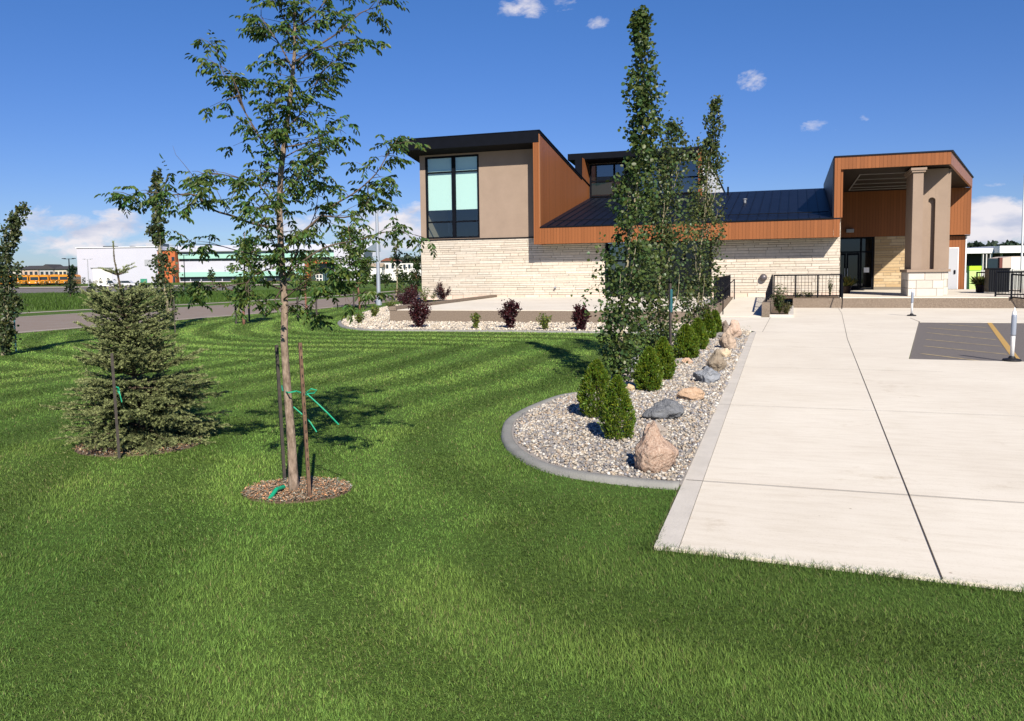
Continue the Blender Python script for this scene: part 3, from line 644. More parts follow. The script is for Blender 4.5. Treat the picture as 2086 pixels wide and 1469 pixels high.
tag(MB().prism([(p[0], p[1]) for p in bed], 'z', -.04, .035).build('gravel_bed', M_gravelbase), kind='structure')
# extruded concrete edging with a rounded top
def edging(name, line, w, h, m_, label):
    vs = []; prof = [(-w/2, 0), (-w/2, h*.7), (-w*.34, h*.95), (-w*.1, h), (w*.18, h*.97), (w*.42, h*.72), (w/2, 0)]; n_ = len(prof); line = [np.array(p) for p in line]
    for i, p in enumerate(line):
        t = line[min(i+1, len(line)-1)]-line[max(i-1, 0)]; t /= np.linalg.norm(t); nn = np.array([-t[1], t[0]])
        for o_, z in prof: q_ = p+nn*o_; vs.append((q_[0], q_[1], z))
    fs = [(i*n_+k, i*n_+k+1, (i+1)*n_+k+1, (i+1)*n_+k) for i in range(len(line)-1) for k in range(n_-1)]+[tuple(range(n_)), tuple((len(line)-1)*n_+k for k in range(n_))]
    return tag(MB().add(vs, fs).build(name, m_, smooth=True), label, 'kerb')
edging('concrete_edging', [p for p in nose], .115, .05, M_curb, 'grey rounded concrete edging curving around the gravel bed')

ICO = None
def ico(sub):
    bm = bmesh.new(); bmesh.ops.create_icosphere(bm, subdivisions=sub, radius=1.0)
    V = np.array([v.co[:] for v in bm.verts]); F_ = np.array([[v.index for v in f.verts] for f in bm.faces]); bm.free(); return V, F_
def rotmats(n):
    q = rng.normal(size=(n, 4)); q /= np.linalg.norm(q, axis=1)[:, None]; w, x, y, z = q.T
    return np.stack([1-2*(y*y+z*z), 2*(x*y-z*w), 2*(x*z+y*w), 2*(x*y+z*w), 1-2*(x*x+z*z), 2*(y*z-x*w), 2*(x*z-y*w), 2*(y*z+x*w), 1-2*(x*x+y*y)], 1).reshape(n, 3, 3)
def pebbles(name, P, size, tones, m_, flat=.6):
    n = len(P); V0, F0 = ico(1); nv = len(V0)
    s = size*rng.uniform(.6, 1.5, n)[:, None]*np.stack([rng.uniform(.8, 1.3, n), rng.uniform(.65, 1, n), rng.uniform(.4, .8, n)], 1)
    R_ = rotmats(n); tilt = rng.uniform(0, 2*pi, n)
    V = V0[None]*rng.uniform(.8, 1.15, (n, nv, 1))*s[:, None, :]
    Rz = np.zeros((n, 3, 3)); Rz[:, 0, 0] = np.cos(tilt); Rz[:, 0, 1] = -np.sin(tilt); Rz[:, 1, 0] = np.sin(tilt); Rz[:, 1, 1] = np.cos(tilt); Rz[:, 2, 2] = 1
    use = rng.uniform(size=n) < .45; RR = np.where(use[:, None, None], R_, Rz)
    V = np.einsum('nij,nvj->nvi', RR, V)+P[:, None, :]
    F_ = (F0[None]+(np.arange(n)*nv)[:, None, None]).reshape(-1, 3)
    t = np.array(tones); c = t[rng.integers(0, len(t), n)]*rng.uniform(.75, 1.2, (n, 1))
    return np_mesh(name, V.reshape(-1, 3), F_, m_, np.repeat(c, nv, 0), smooth=True)
def scatter(poly, n, dens=None):
    a = np.array(poly); lo, hi = a.min(0), a.max(0); out = []
    while sum(len(o) for o in out) < n:
        P = rng.uniform(lo, hi, (n, 2)); P = P[inside(P, poly)]
        if dens is not None: P = P[rng.uniform(size=len(P)) < dens(P)]
        out.append(P)
    return np.concatenate(out)[:n]
near_bed = [p for p in bed if p[1] < -16.5 and p[0] > 11] + []
near_bed = [tuple(p) for p in nose if p[1] < -18.0 and p[0] > 11.5]+[(11.7, -16.5), (13.3, -16.5), (13.66, -17.2), (13.93, -33.66)]
Pb = scatter(near_bed, 21000, lambda P: np.clip(12.0/np.maximum(8, np.hypot(P[:, 0]-CAM[0], P[:, 1]-CAM[1])), 0, 1)**2)
ok = (seg_dist(Pb, nose) > .085) & (Pb[:, 0] < 13.892-(Pb[:, 1]+33.7)*.0155)
Pb = Pb[ok]; dd = np.hypot(Pb[:, 0]-CAM[0], Pb[:, 1]-CAM[1])
sz = .0165*np.clip(dd/9, .85, 1.9)
P3 = np.concatenate([Pb, (.036+rng.uniform(0, .014, len(Pb)))[:, None]], 1)
pt = [(.34, .29, .24), (.40, .355, .30), (.26, .24, .225), (.19, .185, .185), (.44, .38, .30), (.31, .24, .18), (.47, .43, .37), (.23, .225, .24), (.37, .30, .22), (.55, .52, .47)]
tag(link('river_rock', pebbles('river_rock', P3, sz[:, None], pt, M_pebble)), 'round grey and tan river pebbles filling the bed beside the walkway', 'gravel', kind='stuff')
Pb = scatter(bed, 14000); Pb = Pb[(seg_dist(Pb, nose) > .09) & ~((Pb[:, 1] < -18.2) & (Pb[:, 0] > 11.2))]
P3 = np.concatenate([Pb, (.04+rng.uniform(0, .02, len(Pb)))[:, None]], 1)
hgt = np.clip((1.3-Pb[:, 0])/2.0, 0, 1)*.12*(Pb[:, 1] > -16); P3[:, 2] += 0
pt2 = [(.56, .48, .37), (.62, .54, .43), (.48, .40, .30), (.64, .58, .49), (.52, .45, .36), (.36, .32, .27)]
tag(link('pale_gravel', pebbles('pale_gravel', P3, .032, pt2, M_pebble)), 'pale cream gravel around the patio wall', 'gravel', kind='stuff')

def rock(label, px, py, w, h, d, c1, c2, seed, sharp=.35, lift=0.0, top=None, scale=9, rz=0.0):
    V, F_ = ico(5); p = G(px, py, .04); r_ = random.Random(seed); off = Vector((seed*3.7, seed*1.3, seed*2.1))
    out = []
    planes = [(Vector((r_.uniform(-1, 1), r_.uniform(-1, 1), r_.uniform(-.4, 1))).normalized(), r_.uniform(.62, .9)) for _ in range(9)]
    for v in V:
        q = Vector(v)
        for n_, k in planes:
            e = q.dot(n_)
            if e > k: q -= n_*(e-k)*.85
        q *= 1+sharp*mnoise.noise(q*1.3+off)+.10*mnoise.noise(q*3.5+off)+.045*mnoise.noise(q*9+off)+.022*mnoise.noise(q*22+off)
        x, y, z = q
        if top: z2 = (z+1)/2; e_ = min(1, max(0, (z2-.42)/.30)); s = 1-(1-top)*e_*e_*(3-2*e_); x = x*s-(.10*e_ if top < .6 else 0); y *= s
        out.append((x*w/2, y*d/2, (z*.5+.42)*h))
    M_ = mat('rock_surface', c1, .85, spec=.2, c2=c2, vscale=scale*1.6, bump=1.0, bscale=38, detail=12)
    me = np_mesh('rock', np.array(out), F_, M_, smooth=True); o = link('boulder', me); o.location = (p[0], p[1], .03+lift); o.rotation_euler = (0, 0, YAW+rz)
    return tag(o, label, 'rock')
pink, pinkb = (.36, .20, .135), (.50, .34, .25)
rock('large pink granite boulder with a pointed top, nearest the lawn', 1335, 955, .39, .47, .34, (.235, .135, .09), (.50, .385, .30), 3, .22, top=.55, scale=34)
rock('small grey stone behind the peak of the big pink boulder', 1340, 885, .20, .16, .2, (.25, .21, .18), (.37, .32, .27), 5, .3)
rock('low wide dark grey boulder with a cracked face', 1358, 852, .46, .25, .34, (.10, .105, .115), (.19, .195, .205), 8, .4, scale=14)
rock('small flat tan pink boulder between the dark grey one and the blue grey one', 1406, 815, .36, .21, .26, (.40, .26, .16), (.50, .36, .25), 11, .3)
rock('rounded blue grey boulder with pale streaks', 1439, 779, .36, .27, .3, (.15, .165, .19), (.30, .31, .33), 14, .3, scale=6)
rock('upright brown grey boulder leaning behind the blue grey one', 1460, 756, .30, .42, .26, (.20, .155, .11), (.30, .25, .19), 17, .35, top=.7)
rock('pale sandy stone half hidden behind the upright brown boulder', 1474, 728, .26, .2, .22, (.50, .38, .25), (.58, .47, .34), 20, .25)
rock('tan and brown boulder in front of the far pair', 1484, 711, .38, .46, .34, (.30, .22, .16), (.50, .39, .30), 23, .45, top=.7)
rock('pinkish tan boulder at the far end of the row', 1494, 688, .36, .48, .3, (.42, .29, .21), (.52, .40, .32), 26, .4)
rock('dark brown stone at the far end of the row, left of the pinkish one', 1478, 680, .24, .4, .24, (.17, .13, .10), (.27, .22, .18), 29, .4)
rock('flat grey stone lying beside the farthest small cedar', 1468, 688, .4, .16, .26, (.20, .185, .175), (.30, .28, .27), 31, .3)
rock('small peach coloured stone at the foot of a rounded cedar', 1400, 741, .19, .14, .16, (.52, .33, .22), (.60, .43, .31), 33, .25)
rock('small yellow tan stone right behind the front cedar pair', 1284, 797, .13, .13, .13, (.52, .38, .22), (.6, .46, .3), 35, .25)
rock('grey stone behind the cedars at the foot of the tall poplar', 1297, 762, .36, .34, .3, (.24, .24, .25), (.38, .38, .40), 37, .35)

# ------------------------------------------------------------------ leaves
def leaves(name, P, D, size, cols, mat_, width=.42, fold=.18, up=None, curl=.0):
    "P positions, D unit directions along each leaf"
    n = len(P); D = D/np.maximum(np.linalg.norm(D, axis=1)[:, None], 1e-6)
    rv = rng.normal(size=(n, 3)); 
    if up is not None: rv = rv*(1-up)+np.array([0, 0, 1.0])*up*1.6
    S = np.cross(D, rv); S /= np.maximum(np.linalg.norm(S, axis=1)[:, None], 1e-6); Nn = np.cross(S, D)
    L_ = (size*rng.uniform(.7, 1.25, n))[:, None] if np.ndim(size) == 0 else (size*rng.uniform(.8, 1.2, n))[:, None]
    W_ = L_*width
    V = np.stack([P, P+D*L_*.35+S*W_*.5+Nn*W_*fold, P+D*L_*.75+S*W_*.42+Nn*W_*fold*.6-Nn*L_*curl*.3, P+D*L_-Nn*L_*curl, P+D*L_*.75-S*W_*.42+Nn*W_*fold*.6-Nn*L_*curl*.3, P+D*L_*.35-S*W_*.5+Nn*W_*fold], 1).reshape(-1, 3)
    b = (np.arange(n)*6)[:, None]
    F_ = np.concatenate([b+np.array([[0, 1, 2, 3]]), b+np.array([[0, 3, 4, 5]])], 0)
    return np_mesh(name, V, F_, mat_, np.repeat(cols, 6, 0))
def tones(n, base, var=.25, warm=.15):
    c = np.array(base)[None]*rng.uniform(1-var, 1+var, (n, 1)); w = rng.uniform(-warm, warm, n); c[:, 0] *= 1+w*1.4; c[:, 2] *= 1-w; return np.clip(c, .003, 1)
def rdir(n): v = rng.normal(size=(n, 3)); return v/np.linalg.norm(v, axis=1)[:, None]
def crown(name, root, parts_, mat_):
    o = link(name, parts_, root); return o

# main young tree, traced limb by limb: every limb leaves the trunk at its own depth
T0 = G(600, 1003); D0 = depth_of(T0)
root = thing('young_shade_tree', 'tall young shade tree with drooping leaves and leaning grey trunk, in front on the lawn', 'tree', tuple(T0))
def TW(px, py, dd=0.0): return at_depth(px, py, D0+dd)-T0
trunkpx = [(601, 1012, 0), (598, 985, 0), (594, 900, .02), (586, 800, .03), (579, 700, .04), (580, 620, .04), (573, 520, .04), (569, 430, .03), (572, 350, .02), (582, 270, .01), (592, 190, 0), (600, 110, 0), (600, 20, 0), (597, -70, 0), (600, -170, .0)]
trr = [.048, .040, .034, .031, .029, .028, .026, .024, .022, .020, .017, .013, .010, .007, .003]
tm = MB().tube([TW(*p) for p in trunkpx], trr, 10); tm.cur = 1
M_limb = mat('dark_limb_bark', (.15, .115, .088), .9, spec=.1, c2=(.075, .055, .042), vscale=30)
LP, LD = [], []
def limb(px, dmax, r0, dense=1.0, start=.25, twig=.34, shape=None):
    "a limb runs outwards in depth as well; side twigs carry the leaf bunches"
    n = len(px); pts = [TW(p[0], p[1], dmax*(i/(n-1))) for i, p in enumerate(px)]
    pts = smooth_line(pts, 3); k = len(pts)
    tm.tube(pts, [r0*(1-.85*i/(k-1)) for i in range(k)], 5)
    L_ = sum(np.linalg.norm(pts[i+1]-pts[i]) for i in range(k-1))
    for j in range(int(L_*17*dense)):
        s = rnd.uniform(start, 1.0); i = min(int(s*(k-1)), k-2); p = pts[i]+(pts[i+1]-pts[i])*(s*(k-1)-i)
        t = pts[i+1]-pts[i]; t /= np.linalg.norm(t)
        tw = t*rnd.uniform(.2, .9)+rdir(1)[0]*.75; tw[2] += .1; tw /= np.linalg.norm(tw); tl = twig*rnd.uniform(.15, 1.0)*(1.1-.6*s)
        e = p+tw*tl; tm.tube([p, p+tw*tl*.5+np.array([0, 0, .01]), e], [.0035, .0025, .0012], 3)
        for q in ((.5, 1.0) if tl > .14 else (1.0,)): bunch(p+(e-p)*q, tw)
    bunch(pts[-1], pts[-1]-pts[-2])
def bunch(c, t):
    "a compound leaf: a drooping rachis with paired leaflets"
    for _ in range(rnd.choice((2, 3, 3))):
        a = rdir(1)[0]*.8+t*.5/ (np.linalg.norm(t)+1e-6); a[2] = a[2]*.4-.32; a /= np.linalg.norm(a)
        for q in range(3):
            b = c+a*(.022+.030*q)
            sd = np.cross(a, [0, 0, 1.0]); sd /= np.linalg.norm(sd)+1e-6
            for sg in (-1, 1):
                LP.append(b); LD.append(a*.55+sd*sg*.8+np.array([0, 0, -.45])+rdir(1)[0]*.2)
        LP.append(c+a*.1); LD.append(a+np.array([0, 0, -.5]))
limb([(570, 467), (510, 454), (474, 440), (433, 427), (397, 397), (352, 397), (310, 392), (267, 400)], -.5, .011, 1.25)
limb([(570, 440), (545, 400), (520, 372), (485, 362), (425, 352), (392, 362)], .45, .010, 1.1)
limb([(582, 505), (620, 470), (644, 449), (680, 418), (725, 391), (765, 355), (788, 318), (800, 300), (824, 288)], .35, .011, .95)
limb([(660, 440), (720, 440), (760, 400), (792, 358)], .55, .007, 1.0, .1)
limb([(583, 590), (640, 592), (690, 600), (738, 598)], -.3, .008, .95)
limb([(572, 333), (540, 296), (512, 251), (482, 198), (455, 150), (438, 90)], .3, .010, .85)
limb([(500, 230), (470, 150), (440, 132)], -.1, .006, .6, .1)
limb([(600, 150), (572, 95), (550, 62), (530, 31)], .3, .008, .75)
limb([(606, 140), (640, 105), (692, 92), (748, 85)], -.35, .008, .75)
limb([(604, 125), (650, 92), (694, 63), (734, 27), (775, 12), (801, 5)], .3, .009, .55, .4)
limb([(600, 60), (640, 30), (670, -10), (700, -60)], .2, .008, .9)
limb([(600, 70), (570, 20), (560, -50)], -.25, .007, 1.0)
limb([(600, 20), (625, -40), (640, -110)], .1, .006, 1.0)
limb([(580, 300), (628, 290), (672, 268), (716, 252)], -.2, .007, .55, .55)
limb([(580, 320), (622, 298), (660, 285)], .3, .006, .9)
limb([(575, 590), (520, 575), (450, 585), (390, 597)], .4, .007, .6, .5)
limb([(572, 530), (500, 515), (430, 498), (345, 500)], .25, .007, .45, .5)
limb([(586, 555), (660, 505), (735, 488), (800, 470), (850, 480)], .2, .008, .55, .35)
limb([(572, 540), (520, 560), (500, 590), (540, 610)], -.3, .006, .9)
limb([(578, 610), (640, 560), (690, 545)], -.35, .007, 1.0)
limb([(582, 620), (620, 620), (650, 640)], .25, .004, .6)
limb([(586, 560), (610, 500), (640, 440), (650, 380)], .4, .008, 1.2)
limb([(572, 520), (545, 470), (530, 420)], -.4, .007, 1.2)
limb([(570, 400), (610, 360), (640, 340), (652, 305)], -.35, .007, 1.2)
limb([(575, 330), (550, 260), (555, 180)], -.3, .007, 1.2)
limb([(585, 260), (630, 210), (652, 150), (690, 120)], .3, .007, 1.2)
for _ in range(150):                                        # short shoots along the trunk
    s = rnd.uniform(0, 1); py = 640-s*640; i = np.interp(py, [p[1] for p in trunkpx][::-1], [p[0] for p in trunkpx][::-1])
    p = TW(i, py, .02); tw = rdir(1)[0]; tw[2] = abs(tw[2])*.5; e = p+tw*rnd.uniform(.06, .30)
    tm.tube([p, e], [.003, .0012], 3); bunch(e, tw)
tm.tube([TW(572, 590), TW(557, 616, -.1), TW(540, 640, -.2), TW(524, 664, -.3)], [.006, .004, .003, .0015], 4)   # bare broken twig
tm.tube([TW(395, 360, .4), TW(375, 335, .45), TW(358, 315, .5), TW(352, 297, .5)], [.003, .002, .0015, .001], 3)
tm.build('trunk', [M_bark, M_limb], root, smooth=True)
LP = np.array(LP); LD = np.array(LD)
link('crown', leaves('crown', LP, LD, .045, tones(len(LP), (.078, .130, .028), .42, .25), M_leaf, .40, .2, up=.45, curl=.16), root)

def stake(name, label, px, py, h, m_, lean=(0, 0), w=.022, holes=False, group=None):
    p = G(px, py); t = thing(name, label, 'stake', tuple(p), YAW+.5, group)
    mb = MB().prism([(-w, -w), (w, -w), (w, -w*.75), (-w*.75, -w*.75), (-w*.75, w), (-w, w)], 'z', -.05, h).build('post', m_, t)
    t.rotation_euler = (lean[0], lean[1], YAW+.5)
    if holes:
        hm = MB()
        for k in range(14): hm.box(-w*.2, w*.35, -w-.002, -w+.001, h-.05-k*.07, h-.028-k*.07)
        hm.build('holes', M_rubber, t)
    return t
stake('tree_stake', 'rusty perforated angle iron stake on the right of the big trunk', 631, 1020, 1.20, M_rustpost, (0, -.03), .012, True)
stake('tree_stake', 'grey metal stake standing close behind the big trunk', 580, 984, 1.14, M_darkpost, (0, -.025), .012)
s0 = at_depth(622, 797, 6.2); s1 = at_depth(585, 795, 6.42); s2 = at_depth(576, 790, 6.7)
tr_ = thing('tie_strap', 'green plastic strap tying the trunk to its two stakes', 'strap', tuple(s1))
def S_(px, py, d): return at_depth(px, py, d)-s1
MB().tube([S_(574, 786, 6.78), S_(576, 796, 6.5), S_(588, 800, 6.33), S_(604, 797, 6.33), S_(624, 804, 6.17)], .006, 5).tube([S_(624, 800, 6.15), S_(634, 792, 6.12), S_(645, 795, 6.12), S_(640, 801, 6.13), S_(626, 802, 6.15)], .005, 5).build('loop', M_tie, tr_)
MB().tube([S_(626, 803, 6.13), S_(645, 820, 6.1), S_(668, 842, 6.08), S_(690, 865, 6.1)], .0055, 5).build('loose_end', M_tie, tr_)
MB().tube([S_(598, 829, 6.5), S_(618, 846, 6.48), S_(632, 860, 6.46), S_(645, 880, 6.45)], .0055, 5).build('loose_end', M_tie, tr_)
p = G(557, 1010); t = thing('watering_tube', 'short bright green plastic tube lying in the wood chips', 'tube', tuple(p))
a, b = G(548, 1018, .02)-p, G(578, 992, .05)-p
MB().tube([a, a*.5+b*.5+np.array([0, 0, .03]), b], .016, 10).build('tube', M_hose, t)

# wood chip rings under the trees
def chips(poly, n, c):
    P = scatter(poly, n); P = np.concatenate([P, rng.uniform(.015, .035, (n, 1))], 1)
    return leaves('wood_chips', P, rdir(n)*np.array([1, 1, .3]), .023, tones(n, c, .5, .3), M_mulch, .32, .05, up=.7)
def ring(c, rx, ry, n=28): return [(c[0]+rx*cos(2*pi*k/n)*cos(YAW)-ry*sin(2*pi*k/n)*sin(YAW), c[1]+rx*cos(2*pi*k/n)*sin(YAW)+ry*sin(2*pi*k/n)*cos(YAW)) for k in range(n)]
rc = np.array(G(606, 1001)[:2]); ring1 = ring(rc, .42, .35)
rc2 = np.array(G(285, 908)[:2]); ring2 = ring(rc2, .60, .52)
for rg, n_, lab in ((ring1, 7000, 'brown wood chip mulch around the trunk of the big young tree'), (ring2, 6000, 'brown mulch under the skirt of the spruce')):
    tag(MB().prism(rg, 'z', -.02, .012).build('mulch_bed', M_soil), kind='structure')
    tag(link('wood_chips', chips(rg, n_, (.34, .235, .155))), lab, 'mulch', kind='stuff')

# ------------------------------------------------------------------ spruce
S0 = G(294, 905); SD = depth_of(S0)
sp = thing('spruce', 'young bushy spruce with light new tips and a thin leader, left of the big tree', 'tree', tuple(S0))
def SW(px, py, dd=0.0): return at_depth(px, py, SD+dd)-S0
st = [(294, 915), (284, 830), (270, 740), (262, 690), (252, 620), (240, 560), (233, 530), (231, 500)]
spts = [SW(*p) for p in st]
stem = MB().tube(spts, [.035, .03, .022, .018, .013, .009, .006, .004], 7)
NP_, ND, NC = [], [], []
def needled(a, b, dens, tip):
    v = b-a; L_ = np.linalg.norm(v); v = v/(L_+1e-9); n = max(4, int(L_*dens))
    s = rng.uniform(0, 1, n); r = rng.normal(size=(n, 3)); r -= (r@v)[:, None]*v; r /= np.linalg.norm(r, axis=1)[:, None]+1e-9
    r[:, 2] += .25
    NP_.append(a+v*(s*L_)[:, None]); ND.append(v*.75+r*.8)
    old = np.array([.084, .108, .042]); new = np.array([.40, .44, .18]); k = np.clip(tip*(s**1.2)+rng.normal(0, .10, n), 0, 1)
    NC.append((old+(new-old)*k[:, None])*rng.uniform(.7, 1.3, (n, 1)))
Hs = spts[-1][2]
levels = [(z, Rr) for z, Rr in ((.05, .66), (.10, .72), (.16, .74), (.22, .75), (.28, .75), (.34, .74), (.40, .72), (.46, .69), (.52, .68), (.58, .63), (.64, .58), (.70, .55), (.77, .52), (.84, .46), (.91, .44), (.99, .44), (1.07, .46), (1.12, .40), (1.18, .46), (1.24, .40), (1.30, .44), (1.38, .38), (1.46, .28), (1.72, .17))]
for z, Rr in levels:
    zi = [p[2] for p in spts]; c = np.array([np.interp(z, zi, [p[k] for p in spts]) for k in range(3)])
    nb = 11 if z < .9 else (9 if z < 1.3 else (7 if z < 1.6 else 5)); ph = rnd.uniform(0, 6.3)
    for k in range(nb):
        an = ph+2*pi*k/nb+rnd.uniform(-.25, .25); L_ = Rr*rnd.uniform(.70, 1.14)
        side = cos(an-YAW)
        if z > .45 and z < .75 and side > .6: L_ *= 1.18
        rise = (-.12 if z < .25 else .05 if z < .7 else .32 if z < 1.2 else .55)+rnd.uniform(-.12, .12)
        d = np.array([cos(an), sin(an), rise]); d /= np.linalg.norm(d)
        pts = [c+d*L_*s+np.array([0, 0, .10*L_*(s**2)*1.2-.06*L_*s]) for s in (0, .25, .5, .75, 1)]
        stem.tube(pts, [.007, .006, .0045, .003, .002], 4)
        for i in range(4): needled(pts[i], pts[i+1], (620 if z < 1.3 else 1300) if i else 160, .15+.22*i)
        nt = int(L_/.036); sd = np.cross(d, [0, 0, 1.0]); sd /= np.linalg.norm(sd)
        for j in range(nt):
            s = .16+.84*(j+rnd.random())/nt; i = min(int(s*4), 3); p = pts[i]+(pts[i+1]-pts[i])*(s*4-i)
            tl = (.055+.30*L_*(1-s)*.9+.02)*rnd.uniform(.6, 1.15); sg = 1 if j % 2 else -1
            e = p+(d*.75+sd*sg*rnd.uniform(.5, .9)+np.array([0, 0, rnd.uniform(-.28, .22)]))*tl
            if tl > .09: stem.tube([p, e], [.0025, .0015], 3)
            needled(p, e, 760, .7)
            if tl > .11:
                for q_ in (.45, .75):
                    b_ = p+(e-p)*q_; needled(b_, b_+(d*.8+sd*sg*.1+rdir(1)[0]*.5)*tl*.45, 640, .8)
for i in range(4, len(spts)-1): needled(spts[i], spts[i+1], 900, .6)
needled(spts[-1], spts[-1]+np.array([0, 0, .04]), 1500, .9)
stem.build('trunk', M_barkD, sp)
NP_ = np.concatenate(NP_); ND = np.concatenate(ND); NC = np.concatenate(NC)
def blades_mesh(name, P, D, L_, W_, C_, m_):
    n = len(P); D = D/np.linalg.norm(D, axis=1)[:, None]; S = np.cross(D, rng.normal(size=(n, 3))); S /= np.linalg.norm(S, axis=1)[:, None]
    V = np.stack([P-S*W_[:, None]*.5, P+S*W_[:, None]*.5, P+D*L_[:, None]], 1).reshape(-1, 3)
    return np_mesh(name, V, np.arange(3*n).reshape(-1, 3), m_, np.repeat(C_, 3, 0))
n = len(NP_); link('crown', blades_mesh('crown', NP_, ND, rng.uniform(.013, .024, n), np.full(n, .0062), NC, M_needle), sp)
stake('tree_stake', 'dark steel stake with a teal tie in front of the spruce', 243, 936, 1.0, M_darkpost, (0, -.02), .012)
p = at_depth(241, 795, depth_of(G(243, 936))-.02); t = thing('tie_strap', 'teal strap knotted on the stake in front of the spruce', 'strap', tuple(p))
MB().tube([(-.02, 0, .03), (.02, -.01, .02), (.01, .0, -.03), (-.015, .01, -.01), (.012, -.012, .03)], .006, 5).tube([(.01, 0, 0), (.03, -.01, -.05), (.035, 0, -.11)], .005, 5).build('knot', M_tie, t)

# ------------------------------------------------------------------ columnar poplars
def poplar(label, base, prof, n_leaves, lsize, lean=None, tone=(.072, .112, .030), trunk_r=.035, gaps=(), nclump=170, name='columnar_poplar', group=None, shoots=16, stems=1):
    "prof: (pixel y, pixel x of the middle, half width in pixels) from the base up, all at the depth of the base"
    B0 = np.array(base); dep = depth_of(B0); t = thing(name, label, 'tree', tuple(B0), group=group)
    W_ = lambda px, py, dd=0: at_depth(px, py, dep+dd)-B0
    prof = sorted(prof, key=lambda a: -a[0]); ys = [a[0] for a in prof][::-1]; xs = [a[1] for a in prof][::-1]; hw = [a[2] for a in prof][::-1]
    bp = proj_px(B0); tp = [(bp[0], bp[1]+4)]+[(np.interp(y, ys, xs)+rnd.uniform(-2, 2), y) for y in np.linspace(prof[0][0], prof[-1][0], 9)]
    tp = [p for i, p in enumerate(tp) if i == 0 or p[1] < tp[i-1][1]-2]
    pts = smooth_line([W_(*p) for p in tp], 3); k = len(pts)
    mb = MB().tube(pts, [trunk_r*(1-.93*i/(k-1))+.002 for i in range(k)], 7)
    ppm = FOC/dep; y0, y1 = prof[0][0], prof[-1][0]
    for _ in range(shoots):                                    # ascending side branches
        ya = y0+(y1-y0)*rnd.uniform(0, .75); yb = ya-(y0-y1)*rnd.uniform(.10, .25); yb = max(yb, y1)
        an = rnd.uniform(0, 2*pi); h_ = np.interp(yb, ys, hw)/ppm*rnd.uniform(.4, .9)
        a = W_(np.interp(ya, ys, xs), ya); b = W_(np.interp(yb, ys, xs), yb)+np.array([cos(an), sin(an), 0])*h_
        m_ = a*.5+b*.5+np.array([cos(an), sin(an), 0])*h_*.35
        mb.tube(smooth_line([a, m_, b], 3), np.linspace(.012, .003, 7)[:7], 4)
    mb.build('trunk', M_barkP, t, smooth=True)
    P, D = [], []; per = max(5, int(n_leaves/nclump))
    for _ in range(nclump):
        y = y0+(y1-y0)*rnd.random()
        if any(a > y > b for a, b in gaps) and rnd.random() < .85: continue
        an = rnd.uniform(0, 2*pi); rr = sqrt(rnd.random())
        h_ = np.interp(y, ys, hw)/ppm*(1+.22*sin(y*.09+bp[0])+.16*sin(y*.23+an*2)+.28*rnd.uniform(-1, 1))
        c = W_(np.interp(y, ys, xs), y)+np.array([cos(an), sin(an), 0])*h_*rr
        s_ = max(.045, h_*.25)*rnd.uniform(.7, 1.4); q = c+rng.normal(size=(per, 3))*np.array([s_*.75, s_*.75, s_*1.1]); P.append(q)
        d = rdir(per)*.8; d[:, :2] += np.array([cos(an), sin(an)])*.5; d[:, 2] -= .25; D.append(d)
    P = np.concatenate(P); D = np.concatenate(D); P[:, 2] = np.maximum(P[:, 2], .05)
    link('crown', leaves('crown', P, D, lsize, tones(len(P), tone, .35, .2), M_leaf, .86, .12, up=.15), t)
    return t
def proj_px(p):
    q = np.array(p)-CAM; w = q@CF; return PCX+FOC*(q@CR)/w, PCY-FOC*(q@CU)/w
gp = 'columnar poplars in the gravel bed'
poplar('tallest columnar poplar with a bare stretch of pale trunk, nearest in the gravel bed', G(1267, 778, .03),
       [(772, 1264, 16), (740, 1264, 36), (690, 1264, 43), (630, 1269, 47), (560, 1275, 52), (500, 1282, 46), (440, 1288, 34), (380, 1296, 30), (320, 1304, 30), (270, 1311, 31), (200, 1312, 30), (140, 1311, 25), (90, 1306, 22), (50, 1303, 15), (28, 1304, 5)], 7400, .058, nclump=330, group=gp, trunk_r=.034)
poplar('middle poplar of the three in the gravel bed, with the lowest top', G(1350, 742, .03),
       [(736, 1345, 26), (700, 1342, 36), (640, 1342, 44), (580, 1342, 46), (500, 1348, 46), (430, 1352, 44), (370, 1356, 42), (320, 1364, 36), (280, 1368, 26), (252, 1370, 10)], 6200, .056, nclump=290, group=gp, trunk_r=.03, tone=(.080, .112, .034))
poplar('farthest poplar of the three in the gravel bed, its tip bending right', G(1417, 692, .03),
       [(688, 1417, 16), (650, 1420, 28), (600, 1424, 34), (540, 1428, 36), (470, 1432, 36), (410, 1436, 30), (350, 1440, 24), (300, 1446, 18), (260, 1452, 16), (225, 1456, 12), (203, 1459, 5)], 6000, .062, nclump=270, group=gp, trunk_r=.028, tone=(.082, .108, .034))
stake('tree_stake', 'teal topped metal stake beside the middle poplar', 1366, 772, 1.5, M_darkpost, (0, -.01), .016)
p = G(1366, 772); t = thing('tie_strap', 'teal strap wrapped round the top of the stake by the middle poplar', 'strap', (p[0], p[1], 1.05))
MB().lathe([(.026, 0), (.030, .05), (.028, .2), (.030, .34), (.022, .36)], 10).build('wrap', M_teal, t)
gq = 'columnar poplars along the road'
poplar('bent columnar poplar leaning right at the left edge of the photo', G(8, 724),
       [(716, 6, 10), (660, 14, 17), (600, 16, 21), (550, 14, 19), (510, 10, 14), (480, 20, 13), (450, 32, 15), (432, 45, 12), (417, 58, 6)], 4200, .06, nclump=260, group=gq, trunk_r=.05, tone=(.075, .098, .038))
